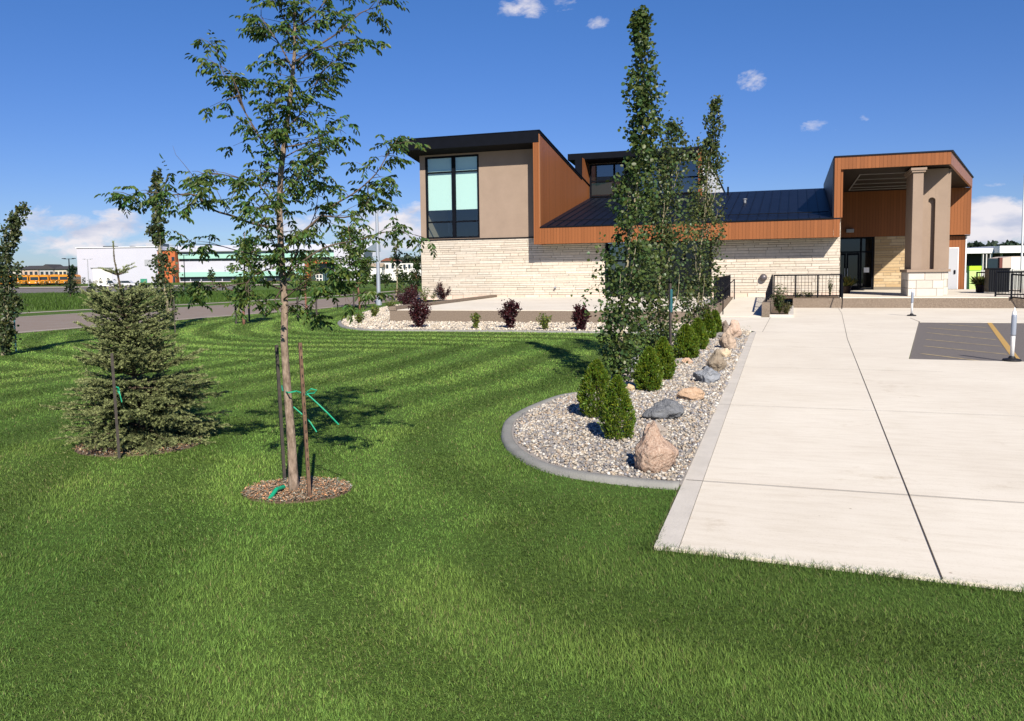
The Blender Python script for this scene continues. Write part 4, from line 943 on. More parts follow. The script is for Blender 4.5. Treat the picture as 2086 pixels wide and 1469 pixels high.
poplar('thin columnar poplar with a bare gap in its crown, behind the spruce', G(336, 672),
       [(666, 338, 14), (630, 342, 22), (590, 336, 24), (550, 332, 22), (527, 328, 12), (518, 326, 5), (495, 324, 6), (470, 323, 14), (430, 320, 15), (390, 318, 14), (360, 318, 7), (347, 318, 3)], 4200, .085, gaps=((524, 496),), nclump=150, group=gq, trunk_r=.05, tone=(.078, .100, .04))
poplar('small dark narrow poplar far off, left of the building', G(809, 614),
       [(606, 808, 18), (570, 808, 20), (540, 808, 10), (520, 808, 8), (490, 807, 9), (470, 808, 6), (456, 808, 3)], 700, .13, nclump=80, group=gq, trunk_r=.06, shoots=5)
stake('tree_stake', 'dark stake beside the bent poplar at the left edge', 33, 716, .95, M_teal, (0, 0), .016)
stake('tree_stake', 'thin dark stake right of the poplar behind the spruce', 357, 679, 1.0, M_darkpost, (0, 0), .016)

# ------------------------------------------------------------------ saplings along the road, each with two stakes
def sapling(label, base, prof, n_leaves, lsize, tone=(.080, .135, .028), bark=None, group='saplings along the road'):
    B0 = np.array(base); dep = depth_of(B0); t = thing('sapling', label, 'tree', tuple(B0), group=group); ppm = FOC/dep
    W_ = lambda px, py, dd=0: at_depth(px, py, dep+dd)-B0
    prof = sorted(prof, key=lambda a: -a[0]); ys = [a[0] for a in prof][::-1]; xs = [a[1] for a in prof][::-1]; hw = [a[2] for a in prof][::-1]
    bp = proj_px(B0); y0, y1 = prof[0][0], prof[-1][0]
    pts = smooth_line([W_(bp[0], bp[1]+1)]+[W_(np.interp(y, ys, xs), y) for y in np.linspace(y0, y1, 5)], 3); k = len(pts)
    mb = MB().tube(pts, [.05*(1-.9*i/(k-1))+.004 for i in range(k)], 6); P, D = [], []
    for _ in range(34):
        ya = y0+(y1-y0)*rnd.uniform(0, .9); an = rnd.uniform(0, 2*pi); yb = ya-rnd.uniform(2, 16); h_ = np.interp(yb, ys, hw)/ppm*rnd.uniform(.45, 1.05)
        a = W_(np.interp(ya, ys, xs), ya); b = W_(np.interp(yb, ys, xs), yb)+np.array([cos(an), sin(an), 0])*h_
        mb.tube([a, a*.5+b*.5+np.array([0, 0, .03]), b], [.014, .009, .004], 4); per = int(n_leaves/34)
        s = rng.uniform(.3, 1.05, per)[:, None]; P.append(a+(b-a)*s+rng.normal(size=(per, 3))*.10); d = rdir(per); d[:, 2] -= .4; D.append(d)
    mb.build('trunk', bark or M_barkR, t, smooth=True); P = np.concatenate(P); D = np.concatenate(D)
    link('crown', leaves('crown', P, D, lsize, tones(len(P), tone, .4, .2), M_leaf, .5, .15, up=.3), t)
sapling('staked sapling on the lawn left of the big trunk, nearest of the road saplings', G(497, 661), [(625, 496, 22), (600, 496, 42), (560, 497, 50), (520, 499, 40), (490, 499, 18), (472, 498, 5)], 1700, .13)
sapling('small sapling with a red stem just right of the big trunk', G(626, 645), [(600, 622, 26), (570, 622, 44), (540, 624, 36), (510, 625, 12)], 800, .13)
sapling('leafy sapling with a forked stem left of the lamp post', G(733, 630), [(590, 730, 24), (570, 728, 44), (540, 722, 52), (510, 718, 44), (480, 712, 30), (450, 708, 12)], 2000, .16)
sapling('bushy young tree behind the barberry at the corner of the building', G(850, 605), [(596, 848, 14), (575, 848, 20), (550, 848, 18), (520, 850, 10)], 700, .2, (.04, .07, .02))
for i, (x_, y_, lab) in enumerate([(481, 660, 'left stake of the nearest road sapling'), (508, 655, 'right stake of the nearest road sapling'), (607, 649, 'left stake of the red stemmed sapling'), (645, 643, 'right stake of the red stemmed sapling'), (721, 632, 'left stake of the forked sapling'), (745, 629, 'right dark stake of the forked sapling')]):
    stake('tree_stake', lab, x_, y_, .85, M_darkpost, (0, 0), .03)

# ------------------------------------------------------------------ cedars, barberries and small plants
def cedar(label, px, py, hpx, wpx, seed):
    p = G(px, py, .04); dep = depth_of(p); h, w = hpx/FOC*dep, wpx/FOC*dep
    t = thing('globe_cedar', label, 'shrub', tuple(p), group='small cedars in the gravel bed')
    n = 9500; u = rng.uniform(0, 1, n)**.9; an = rng.uniform(0, 2*pi, n)
    prof = np.where(u < .30, np.sqrt(np.clip(1-((u-.30)/.46)**2, 0, 1)), np.clip(1-((u-.30)/.72)**1.7, 0, 1)**.85)
    lob = np.sin(an*4+seed+u*5)*np.sin(u*8+seed*2+an)+.6*np.sin(an*9-u*15+seed)*np.sin(u*17+an*3)
    prof *= 1+.17*lob
    rr = w/2*prof*(.35+.68*rng.uniform(0, 1, n)**.5)
    keep = (rr < w*.30*prof) | (lob > -.55); u, an, rr = u[keep], an[keep], rr[keep]; n = len(u)
    P = np.stack([np.cos(an)*rr, np.sin(an)*rr, .015+u*h*.96], 1)
    D = np.stack([np.cos(an)*.55, np.sin(an)*.55, np.full(n, .9)], 1)+rng.normal(size=(n, 3))*.42
    c = tones(n, (.105, .165, .018), .34, .22)
    tip = (rng.uniform(size=n) < .25)[:, None]; c = np.where(tip, c*np.array([1.5, 1.35, 1.1]), c)
    MB().tube([(0, 0, 0), (0, 0, h*.8)], [.012, .004], 6).build('stem', M_barkD, t)
    link('foliage', leaves('foliage', P, D, max(.024, .0034*dep), c, M_leaf, .40, .1), t)
cedar('front cedar of the bed, nearest the big pink boulder', 1258, 895, 132, 64, 1)
cedar('cedar standing just behind and left of the front one', 1216, 850, 118, 70, 2)
cedar('left cedar of the second pair, by the tall poplar trunk', 1322, 796, 88, 52, 3)
cedar('right cedar of the second pair, half hidden by the left one', 1350, 774, 86, 44, 4)
cedar('widest cedar of the far group of four, with a peach stone at its foot', 1397, 731, 68, 46, 5)
cedar('second cedar of the far group of four', 1421, 713, 62, 34, 6)
cedar('third cedar of the far group of four', 1441, 691, 56, 28, 7)
cedar('last cedar of the far group of four, nearest the ramp', 1456, 680, 44, 22, 8)

def barberry(label, px, py, hpx, wpx, z=.04, tone=(.052, .012, .016), flare=.5, name='barberry', group='dark red barberries around the patio', cat='shrub', nl=2600, ls=.06):
    p = G(px, py, z); dep = depth_of(p); h, w = hpx/FOC*dep, wpx/FOC*dep; t = thing(name, label, cat, tuple(p), group=group)
    mb = MB(); P, D = [], []
    for k in range(26):
        an = rnd.uniform(0, 2*pi); sp_ = sqrt(rnd.random())*w/2; tip = np.array([cos(an)*sp_, sin(an)*sp_, h*rnd.uniform(.65, 1.05)*(1-.25*(sp_/(w/2))**2)])
        mid = tip*np.array([flare, flare, .55]); mb.tube([(0, 0, 0), mid, tip], [.006, .005, .002], 4)
        m_ = int(nl/26); s = rng.uniform(.12, 1.02, m_)[:, None]; q = np.where(s < .5, mid*s*2, mid+(tip-mid)*(s-.5)*2); P.append(q+rng.normal(size=(m_, 3))*w*.06); D.append(rdir(m_)+np.array([0, 0, .3]))
    mb.build('stem', M_barkD, t); P = np.concatenate(P); D = np.concatenate(D)
    link('foliage', leaves('foliage', P, D, ls, tones(len(P), tone, .4, .25), M_leaf, .6, .15), t)
barberry('dark red barberry at the left end of the patio wall', 854, 668, 62, 46)
barberry('tall vase shaped barberry in front of the middle of the patio wall', 1040, 669, 58, 48, flare=.35)
barberry('dark red barberry in front of the patio wall, left of the poplars', 1184, 673, 52, 38)
barberry('large barberry by the road side corner of the building', 828, 626, 44, 48, .04)
barberry('rounded barberry against the stone wall left of its neighbour', 905, 613, 40, 38, .25)
barberry('small barberry against the stone wall, right of the light green shrubs', 973, 606, 36, 24, .35)
barberry('dense dark red barberry behind the lamp post side tip of the bed', 838, 619, 40, 34, .04)
gs = 'light green spireas in the pale gravel'; lg = (.125, .165, .025)
for lab, a in (('small yellow green spirea between two barberries at the patio wall', (970, 670, 34, 20)), ('spirea with one tall shoot between the vase shaped barberry and the poplars', (1110, 672, 34, 34)), ('spirea at the left tip of the pale gravel', (733, 659, 24, 22)), ('spirea second from the left tip of the pale gravel', (762, 646, 26, 24)),
               ('spirea behind the left end of the patio wall', (797, 634, 26, 24)), ('leafy green spirea against the stone wall', (948, 610, 22, 30)), ('low spirea at the foot of the rounded barberry', (885, 613, 16, 18)), ('low spirea right of the rounded barberry', (925, 611, 16, 18)), ('bushy green spirea at the building corner', (866, 616, 34, 30))):
    barberry(lab, *a, z=.04 if a[1] > 630 else .25, tone=lg, name='spirea', group=gs, nl=420, ls=.06)
barberry('tall green plant spilling over the planter beside the ramp', 1588, 640, 62, 34, .07, (.06, .09, .02), name='planter_shrub', group=None, nl=900, ls=.06)
barberry('low flowering plant in the planter beside the ramp', 1600, 640, 26, 30, .07, (.10, .10, .03), name='planter_shrub', group=None, nl=500, ls=.05)
barberry('thin green vine behind the railing by the entrance', 1690, 605, 38, 12, .45, (.06, .09, .02), name='planter_shrub', group=None, nl=260, ls=.05)
for i, (x_, lab) in enumerate(((1625, 'low bedding plants at the left foot of the entrance railing'), (1648, 'bedding plants with yellow blooms behind the entrance railing'))):
    barberry(lab, x_, 606, 12, 26, .45, (.10, .12, .03), name='bedding_plant', group=None, nl=260, ls=.05)
def pot(label, px, py, z, r, grass):
    p = G(px, py, z); t = thing('flower_pot', label, 'planter', tuple(p))
    MB().lathe([(r*.62, 0), (r*.72, .05), (r*.95, r*1.25), (r*1.06, r*1.35), (r*1.06, r*1.5), (r*.94, r*1.5), (r*.9, r*1.35)], 20).build('pot', mat('dark_brown_pot', (.035, .02, .018), .5), t, smooth=True)
    n_ = 150; P = np.zeros((n_, 3)); P[:, 2] = r*1.4; P[:, :2] = rng.normal(size=(n_, 2))*r*.35; D = rdir(n_); D[:, 2] = abs(D[:, 2])*1.3+.35
    MB().lathe([(r*.9, r*1.34), (r*.88, r*1.37)], 16).build('soil', M_soil, t)
    link('plant', leaves('plant', P, D, grass, tones(n_, (.19, .19, .05), .4, .2), M_leaf, .09, .1, curl=.3), t)
pot('dark pot with spiky yellow green grass left of the entrance doors', 1724, 598, .47, .24, .50)
pot('dark pot with a thin sprouting plant by the cabinet at the right', 1997, 596, .47, .24, .42)

# ------------------------------------------------------------------ background on the left: school, buses, houses
def far_thing(name, label, cat, px, dep, z=None, rz=0.0, group=None):
    x = (px-1043)/FOC*dep; z = gz(dep) if z is None else z
    return thing(name, label, cat, tuple(camframe(x, dep, z)), YAW+rz, group)
M_schw = mat('white_metal_panel', (.47, .47, .53), .6, var=.03, vscale=.3); M_schroof = mat('white_metal_roof', (.74, .74, .76), .4)
M_orange = mat('orange_panel', (.44, .115, .035), .7, var=.08, vscale=.5); M_mint = mat('mint_sunshade', (.30, .52, .44), .5)
M_dkglass = mat('dark_window', (.02, .03, .04), .15, spec=.6); M_brick = mat('red_brick_base', (.35, .15, .10), .9, var=.2, vscale=2)
M_grey = mat('grey_louvre', (.33, .34, .36), .6); M_offw = mat('off_white', (.66, .64, .60), .7)
SD_ = 238.0; k7 = SD_/FOC
sch = far_thing('school', 'long white two storey school with mint sunshades and an orange block, across the road', 'building', 163, SD_, 0)
def sx(px): return (px-163)*k7
def sz(px, py): return 1.7+(hor(px)-py)*k7
def sbox(name, x0, x1, ytop, ybot, m_, y0, y1, par=sch, **k):
    xm = (x0+x1)/2; return part(name, MB().box(sx(x0), sx(x1), y0, y1, max(sz(xm, ybot), 0), sz(xm, ytop)), m_, par, **k)
gym = sbox('gym_wall', 163, 332, 505, 590, M_schw, 0, 30)
sbox('gym_parapet', 162, 332, 503.5, 505, M_schroof, -.3, 30)
dg = sbox('loading_door', 194, 232, 547, 590, M_offw, -.12, -.02, par=gym); sbox('door_head', 190, 236, 544.6, 546.6, M_grey, -.3, -.02, par=gym)
sbox('louvre', 300, 328, 529, 541, M_grey, -.2, -.02); sbox('roof_unit', 285, 308, 494, 503, M_grey, 6, 12); sbox('roof_unit', 309, 316, 495, 503, M_dkglass, 6, 12)
for a, b in ((189, 206), (209, 214), (245, 251)): sbox('roof_vent', a, b, 500, 504, M_dkglass, 8, 10)
sbox('side_door', 290, 303, 568, 590, mat('green_door', (.04, .22, .14), .6), -.2, -.02)
sbox('orange_block', 334, 369, 512, 590, M_orange, -2.5, 8); sbox('block_coping', 333, 370, 510.5, 512, M_black, -2.7, 8); sbox('downspout', 341, 344, 512.5, 590, M_black, -2.8, -2.52)
sbox('block_window', 362, 368, 524, 532, M_dkglass, -2.58, -2.51); sbox('block_door', 363, 368, 563, 575, M_dkglass, -2.58, -2.51)
wing2 = sbox('classroom_wall', 369, 690, 512, 590, M_schw, 0, 20)
part('classroom_roof', MB().prism([(-1.2, sz(520, 512)), (-1.2, sz(520, 511)), (14, sz(520, 496)), (26, sz(520, 497)), (26, sz(520, 512))], 'x', sx(330), sx(750)), M_schroof, sch)
sbox('roof_edge', 330, 750, 510.5, 512, M_grey, -1.5, -1.21)
for yt, ym, yb in ((517, 526, 531.5), (553, 562.5, 572.5)):
    sbox('sunshade', 371, 690, yt, ym, M_mint, -1.0, -.02)
    x = 371
    while x < 688: sbox('window', x, x+19.5, ym+.2, yb, M_dkglass, -.1, -.02); x += 21.5
sbox('brick_base', 371, 690, 573, 590, M_brick, -.35, -.02)
sbox('entry_frame', 633, 640, 531, 590, M_orange, -5, -.4); sbox('entry_beam', 640.2, 690, 531, 537, M_orange, -5, -.4); en = sbox('entry_glass', 641, 690, 537.2, 590, mat('teal_glass', (.05, .09, .10), .2, spec=.6), -2.4, -.4)
sbox('entry_door', 650, 664, 558, 590, M_offw, -2.6, -2.42, par=en)
for a, b in ((651.5, 656), (658, 662.5)): sbox('door_pane', a, b, 560, 566, M_dkglass, -2.66, -2.61, par=en); sbox('door_pane', a, b, 568, 573, M_dkglass, -2.66, -2.61, par=en)
part('end_wall', MB().prism([(sx(690), 0), (sx(690), sz(700, 508)), (sx(751), sz(750, 513)), (sx(741), 0)], 'y', -4, 10), M_schw, sch)
sbox('end_window', 727, 745, 522, 527, M_dkglass, -4.1, -4.01)

M_bus = mat('school_bus_yellow', (.62, .235, .012), .45, spec=.4)
tg = 'school buses parked beside the school'
def bus_parts(t):
    W, L_, z0, z1 = 2.4, 9.5, .55, 3.05
    b = MB().prism([(-W/2, z0), (-W/2, 2.5), (-W/2+.25, 2.95), (-.4, z1), (.4, z1), (W/2-.25, 2.95), (W/2, 2.5), (W/2, z0)], 'y', -L_/2+1.3, L_/2)
    b.prism([(-W/2+.2, z0), (-W/2+.2, 1.35), (-.6, 1.55), (.6, 1.55), (W/2-.2, 1.35), (W/2-.2, z0)], 'y', -L_/2, -L_/2+1.299)
    b.build('body', M_bus, t)
    MB().box(-1.0, 1.0, -L_/2+1.26, -L_/2+1.297, 1.65, 2.5).build('windscreen', M_dkglass, t)
    for s in (-1, 1):
        mb = MB()
        for k in range(8): y = -L_/2+1.8+k*.92; mb.box(s*(W/2+.005), s*(W/2+.02), y, y+.72, 1.75, 2.4)
        mb.build('side_windows', M_dkglass, t)
        MB().box(s*(W/2+.004), s*(W/2+.03), -L_/2+1.4, L_/2-.1, 1.2, 1.27).build('black_rail', M_black, t)
        for y in (-L_/2+.8, L_/2-2.3):
            w = MB().lathe([(.48, -.14), (.48, .14)], 16).build('wheel', M_rubber, t); w.rotation_euler = (0, pi/2, 0); w.location = (s*(W/2-.2), y, .48)
    MB().box(-1.1, 1.1, -L_/2-.12, -L_/2-.005, .5, .75).build('bumper', M_black, t)
    for s in (-1, 1): MB().box(s*.75-.12, s*.75+.12, -L_/2-.03, -L_/2-.004, .95, 1.15).build('headlight', M_white, t)
bl = ['yellow school bus leftmost in the row, behind the bent poplar', 'second yellow school bus from the left', 'yellow school bus third from the left', 'yellow school bus in the middle of the row', 'yellow school bus just right of the middle of the row', 'second yellow school bus from the white school wall', 'yellow school bus nearest the white school wall']
def copy_tree(o, parent=None):
    c = o.copy(); COL.objects.link(c)
    if parent: c.parent = parent
    for ch in list(o.children): copy_tree(ch, c)
    return c
bus0 = None
for i, px in enumerate((22, 43, 64, 85, 105, 125, 145)):
    dep = 226+(i % 3)*1.2; loc = camframe((px-1043)/FOC*dep, dep, gz(dep)-.25); rz = YAW+.1+.05*(i % 2)
    if bus0 is None: bus0 = far_thing('school_bus', bl[0], 'bus', px, dep, gz(dep)-.25, .1, tg); bus_parts(bus0); o = bus0
    else: o = copy_tree(bus0); o['label'] = bl[i]
    o.location = tuple(loc); o.rotation_euler = (0, 0, rz)
hs = [(28, 40, (.50, .45, .38)), (68, 36, (.46, .34, .26)), (100, 34, (.38, .37, .36)), (128, 30, (.56, .49, .38)), (156, 32, (.10, .11, .13))]
hl = ['tan house behind the bent poplar, leftmost of the far houses', 'brownish house second of the far row', 'grey gabled house in the middle of the far row', 'cream house with a hipped roof in the far row', 'dark slate house next to the white school']
for i, (px, w_, c) in enumerate(hs):
    dep = 300.0; t = far_thing('house', hl[i], 'house', px, dep, 0, 0, 'houses behind the school buses'); kk = dep/FOC; w = w_*kk*.98; hz = sz_ = None
    zt = 1.7+(hor(px)-543)*kk; ze = 1.7+(hor(px)-549)*kk
    MB().box(-w/2, w/2, 0, 9, 0, ze).build('wall', mat('house_wall', c, .8), t)
    rf_ = MB().prism([(-.5, ze), (4.5, zt+rnd.uniform(-.2, .6)), (9.5, ze)], 'x', -w/2-.1, w/2+.1) if i != 2 else MB().prism([(-w/2-.3, ze), (0, zt+.8), (w/2+.3, ze)], 'y', -.5, 9.5)
    rf_.build('roof', mat('dark_shingle', (.05, .048, .05), .9), t)
    for q_ in (-.28, .02, .3):
        MB().box(w*q_-.5, w*q_+.5, -.08, -.01, ze-2.2, ze-.8).build('window', M_dkglass, t)
def car(label, px, dep, c, pick, L_=5.2):
    t = far_thing('pickup_truck' if pick else 'parked_car', label, 'truck' if pick else 'car', px, dep, gz(dep)+.1)
    a = L_/2; M_c = mat('car_paint', c, .3, spec=.5)
    side = [(-a, .45), (-a, .95), (-a+.05, 1.05), (a-1.6, 1.05), (a-.15, .95), (a, .8), (a, .45)]
    MB().prism(side, 'y', -.9, .9).build('body', M_c, t, bevel=.04)
    cab = [(-.3, 1.05), (-.2, 1.75), (.9, 1.75), (1.5, 1.05)] if pick else [(-a+.15, 1.05), (-a+.5, 1.62), (.7, 1.62), (1.4, 1.05)]
    MB().prism(cab, 'y', -.78, .78).build('cabin', M_c, t)
    MB().prism([(p_[0]*.9+.06, p_[1]*.93+.09) for p_ in cab], 'y', -.80, .80).build('side_windows', M_dkglass, t)
    for x_ in (-a+.95, a-.95):
        for s in (-1, 1):
            w = MB().lathe([(.36, -.11), (.36, .11)], 16).build('wheel', M_rubber, t); w.rotation_euler = (pi/2, 0, 0); w.location = (x_, s*.82, .36)
car('white pickup truck parked in front of the school', 227, 192, (.7, .7, .72), True)
car('pale car parked right of the white pickup truck', 262, 194, (.55, .55, .57), False, 4.4)
def lamp_post(label, px, pyb, dep, pyt, m_, r=.07, arms=((-1, 0), (1, 0)), arm=.9, name='lamp_post', group=None):
    b = at_depth(px, pyb, dep); z0 = gz(dep); top = 1.7+(hor(px)-pyt)*dep/FOC
    t = thing(name, label, 'lamp post', (b[0], b[1], z0), YAW, group); h = top-z0
    MB().lathe([(r*1.5, 0), (r*1.5, .3), (r, .35), (r*.7, h)], 12).build('pole', m_, t, smooth=False)
    for s, _ in arms:
        MB().box(min(0, s*arm), max(0, s*arm), -.04, .04, h-.12, h-.04).build('arm', m_, t); MB().box(s*arm-.3, s*arm+.3, -.15, .15, h-.06, h+.06).build('lamp_head', m_, t)
M_galv = mat('galvanised_pole', (.36, .40, .46), .45, metal=.3)
lamp_post('tall grey street lamp post on the verge left of the building', 772, 622, 45.3, 425, M_galv, .11, ((1, 0),), .5)
lamp_post('dark twin headed lamp post in front of the school buses', 144, 600, 150, 527, M_black, .12, group=None)
lamp_post('grey twin headed lamp post before the white gym wall', 181, 585, 205, 528, M_grey, .12)
lamp_post('thin black lamp post before the orange school block', 377, 583, 200, 520, M_black, .12)
lamp_post('black post at the school entrance, right of the orange beam', 664, 580, 200, 517, M_black, .1, ((1, 0),))
lamp_post('tall thin white light pole at the right edge of the photo', 2079, 592, 66, 357, mat('white_pole', (.66, .66, .68), .5), .08, ((1, 0),), .35)

M_shrub = mat('shrub_leaf', attr=True, rough=.6, spec=.2, transl=.2)
def bush(label, px, pyb, dep, wpx, hpx, tone, name='shrub', cat='shrub', group=None, n=420, ls=None, trunk=False, z=None, lobes=7):
    x = (px-1043)/FOC*dep; z = gz(dep) if z is None else z; t = thing(name, label, cat, tuple(camframe(x, dep, z)), YAW, group)
    w, h = wpx*dep/FOC, hpx*dep/FOC; P, D = [], []
    for _ in range(lobes):
        c = np.array([rnd.uniform(-.32, .32)*w, rnd.uniform(-.3, .3)*w, h*rnd.uniform(.35 if trunk else .25, .78)]); m_ = n//lobes; v = rdir(m_)*rng.uniform(.5, 1, m_)[:, None]
        P.append(c+v*np.array([w*.24, w*.24, h*.25])); D.append(v+rdir(m_)*.6)
    P = np.concatenate(P); D = np.concatenate(D); P[:, 2] = np.maximum(P[:, 2], .03)
    MB().tube([(0, 0, 0), (0, 0, h*.6)], [.03*h, .01*h], 6).build('trunk' if trunk else 'stem', M_barkD, t)
    link('crown' if trunk else 'foliage', leaves('foliage', P, D, ls or max(.10, h*.13), tones(len(P), tone, .4, .2), M_shrub, .6, .15), t)
bush('dark round bush on the far verge right of the spruce top', 288, 605, 72, 44, 36, (.035, .055, .02), n=900)
bush('straggly young tree on the far verge left of the spruce', 146, 606, 72, 34, 40, (.035, .05, .022), name='young_tree', cat='tree', n=220, trunk=True)
bush('sparse sapling on the far verge left of the spruce leader', 188, 604, 80, 18, 32, (.04, .06, .025), name='young_tree', cat='tree', n=160, trunk=True)
bush('light bush on the far verge right of the thin poplar', 395, 616, 62, 66, 36, (.05, .085, .022), n=700)
shl = 'row of young shrubs at the foot of the school'
for i, (px, h_) in enumerate(((174, 16), (186, 13), (198, 11), (210, 14), (222, 15), (236, 12))):
    bush('small dark conifer before the gym wall, number %s from its left corner' % ('one', 'two', 'three', 'four', 'five', 'six')[i], px, 585, 222, 8, h_, (.03, .05, .022), group=shl, n=120, lobes=4)
for i, (px, w_, c, lab) in enumerate(((45, 46, (.06, .075, .02), 'wide olive hedge bush before the leftmost buses'), (95, 30, (.13, .09, .02), 'yellowish bush before the middle buses'), (118, 34, (.05, .07, .022), 'dark green bush before the buses, next to the lamp post'), (152, 20, (.04, .06, .02), 'green bush between the buses and the white wall'))):
    bush(lab, px, 583, 214, w_, 12, c, n=300, z=-.2)
bush('slim tree rising before the last bus', 151, 575, 216, 10, 42, (.03, .055, .025), name='young_tree', cat='tree', n=200, trunk=True)
bush('thin young tree before the school classroom wing', 435, 575, 214, 14, 36, (.05, .08, .03), name='young_tree', cat='tree', n=160, trunk=True)
# beyond the lamp post
t = far_thing('white_house', 'white houses with a red brown roof seen past the lamp post', 'house', 815, 210, 0); kk = 210/FOC
def hx(px): return (px-815)*kk
def hz_(py): return 1.7+(558-py)*kk
MB().box(hx(775), hx(812), 0, 9, 0, hz_(532)).box(hx(812.2), hx(858), 2, 10, 0, hz_(537)).build('wall', M_offw, t)
MB().prism([(hx(778), hz_(532)), (hx(790), hz_(526)), (hx(800), hz_(526)), (hx(814), hz_(532))], 'y', -.6, 9.5).build('roof', mat('red_brown_shingle', (.18, .07, .045), .9), t)
for a in (779, 789, 800, 822, 832, 843): MB().box(hx(a), hx(a+5), -.1 if a < 812 else 1.9, -.01 if a < 812 else 1.99, hz_(547), hz_(539)).build('window', M_dkglass, t)
tb_ = far_thing('white_house', 'cream low house left of the lamp post', 'house', 762, 205, 0)
MB().box(-1.6, 2.2, 0, 6, 0, 3.4).build('wall', M_offw, tb_); MB().prism([(-.4, 3.4), (3, 4.4), (6.4, 3.4)], 'x', -1.8, 2.4).build('roof', mat('beige_roof', (.35, .28, .2), .9), tb_)
for i, (px, h_, w_, lab) in enumerate(((748, 32, 26, 'dense green tree beside the end of the school'), (768, 22, 16, 'dark green bush left of the lamp post'), (786, 24, 22, 'dark green tree right of the lamp post'), (824, 26, 18, 'green tree before the white houses'), (846, 26, 22, 'green tree next to the corner of the building'))):
    bush(lab, px, 580, 120 if i else 150, w_, h_+6, (.035, .06, .018), name='garden_tree', cat='tree', n=500, trunk=True, group='trees beyond the lamp post', z=-.3)
tr2 = far_thing('tree_belt', None, None, 840, 330, 0); COL.objects.unlink(tr2); bpy.data.objects.remove(tr2)
def belt(name, label, x0, x1, dep, ytop, tone, hmin=4):
    n_ = 5200; px = rng.uniform(x0, x1, n_); h = (hor((x0+x1)/2)-ytop)*dep/FOC+1.7
    prof = .80+.20*np.abs(np.sin(px*.13)+.6*np.sin(px*.31+1))/1.6
    z = rng.uniform(0, 1, n_)**.7*h*prof; P = np.array([camframe((a-1043)/FOC*(dep+b), dep+b, c) for a, b, c in zip(px, rng.uniform(0, 14, n_), z)])
    tag(link(name, leaves(name, P, rdir(n_), 1.5*dep/300, tones(n_, tone, .3, .1), M_shrub, .7, .1)), label, 'trees', kind='stuff')
belt('distant_trees', 'dark line of far off trees behind the white houses', 800, 900, 330, 523, (.03, .045, .03))
belt('distant_trees', 'dark line of far off trees above the white building at the right edge', 1962, 2110, 230, 491, (.03, .05, .03))
belt('distant_trees', 'thin dark line of far off trees behind the houses on the left', -40, 60, 420, 548, (.03, .045, .03))

# ------------------------------------------------------------------ background on the right
wb = far_thing('long_white_building', 'long low white building with a dark shaded front at the right edge', 'building', 2030, 125, 0); kk = 125/FOC
def rx(px): return (px-2030)*kk
def rz_(py): return 1.7+(543-py)*kk
MB().box(rx(1950), rx(2022), 0, 16, rz_(516), rz_(506)).box(rx(2022.5), rx(2110), -1.5, 16, rz_(516), rz_(502)).build('fascia', M_white, wb)
MB().box(rx(1950), rx(2110), 3, 16, 0, rz_(516.2)).build('wall', mat('shade_painted_shopfront', (.035, .037, .04), .7), wb)  # the shade under the white roofs is put into this wall's colour
for a in (2002, 2009, 2017, 2040): MB().box(rx(a), rx(a+1.6 if a != 2017 else a+4), .2, .6, 0, rz_(516.3)).build('pillar', M_offw, wb)
kb = 80/FOC; kx = far_thing('garden_shed', 'tan and white shed with a rust coloured corner post behind the pale fence', 'shed', 2063, 80, 0)
zt = 1.7+(543-523)*kb; MB().prism([(-1.05, 0), (-1.05, zt-.15), (-.2, zt), (1.4, zt), (1.4, 0)], 'y', 0, 2.5).build('wall', mat('tan_shed_wall', (.52, .43, .36), .8), kx)
MB().box(-.25, 1.38, -.03, -.005, 0, zt-.05).build('white_side', M_offw, kx); MB().box(-1.33, -1.06, 0, .3, 0, zt-.1).build('post', mat('rust_post', (.15, .05, .04), .8), kx)
for i, (px, w_, h_, c, lab) in enumerate(((1978, 22, 26, (.05, .06, .02), 'olive bush behind the lime bin'), (2006, 26, 20, (.045, .06, .022), 'green bush behind the pale fence'), (2026, 24, 24, (.05, .07, .025), 'grassy green mound bush beside the shed'))):
    bush(lab, px, 560, 84, w_, h_+8, c, n=420, z=0)
fe = far_thing('slat_fence', 'pale grey slat fence behind the porch at the right edge', 'fence', 2020, 60, 0); kf = 60/FOC; fh = 1.7+(543-549.5)*kf
mb = MB(); x = -2.1
while x < 5: mb.box(x, x+.135, 0, .025, .05, fh-.02); x += .15
mb.build('slat_panel', mat('pale_fence_board', (.46, .45, .42), .8, var=.1, vscale=1.5), fe)
for x in (-2.1, -.3, 1.5, 3.3): MB().box(x-.06, x+.06, -.09, -.004, 0, fh+.03).build('post', mat('pale_fence_post', (.48, .47, .44), .8), fe)
bn = far_thing('lime_bin', 'bright lime green bin beside the end of the building', 'bin', 1979, 58, 0); kf = 58/FOC; zt = 1.7+(543-541.5)*kf
MB().prism([(-.36, .1), (-.40, zt-.3), (.40, zt-.3), (.36, .1)], 'y', -.4, .4).build('body', mat('pale_lime_plastic', (.46, .62, .22), .5), bn)
MB().box(-.42, .42, -.44, .44, zt-.298, zt).build('lid', mat('lime_plastic', (.42, .72, .03), .45), bn)
for x in (-.3, .3): MB().box(x-.08, x+.08, -.3, .3, 0, .099).build('foot', M_rubber, bn)
pb = far_thing('bollard', 'dark grey post beside the lime bin', 'bollard', 1965, 53.5, 0); MB().lathe([(.12, 0), (.12, 1.25), (.09, 1.33), (.02, 1.36)], 12).build('post', M_grey, pb)

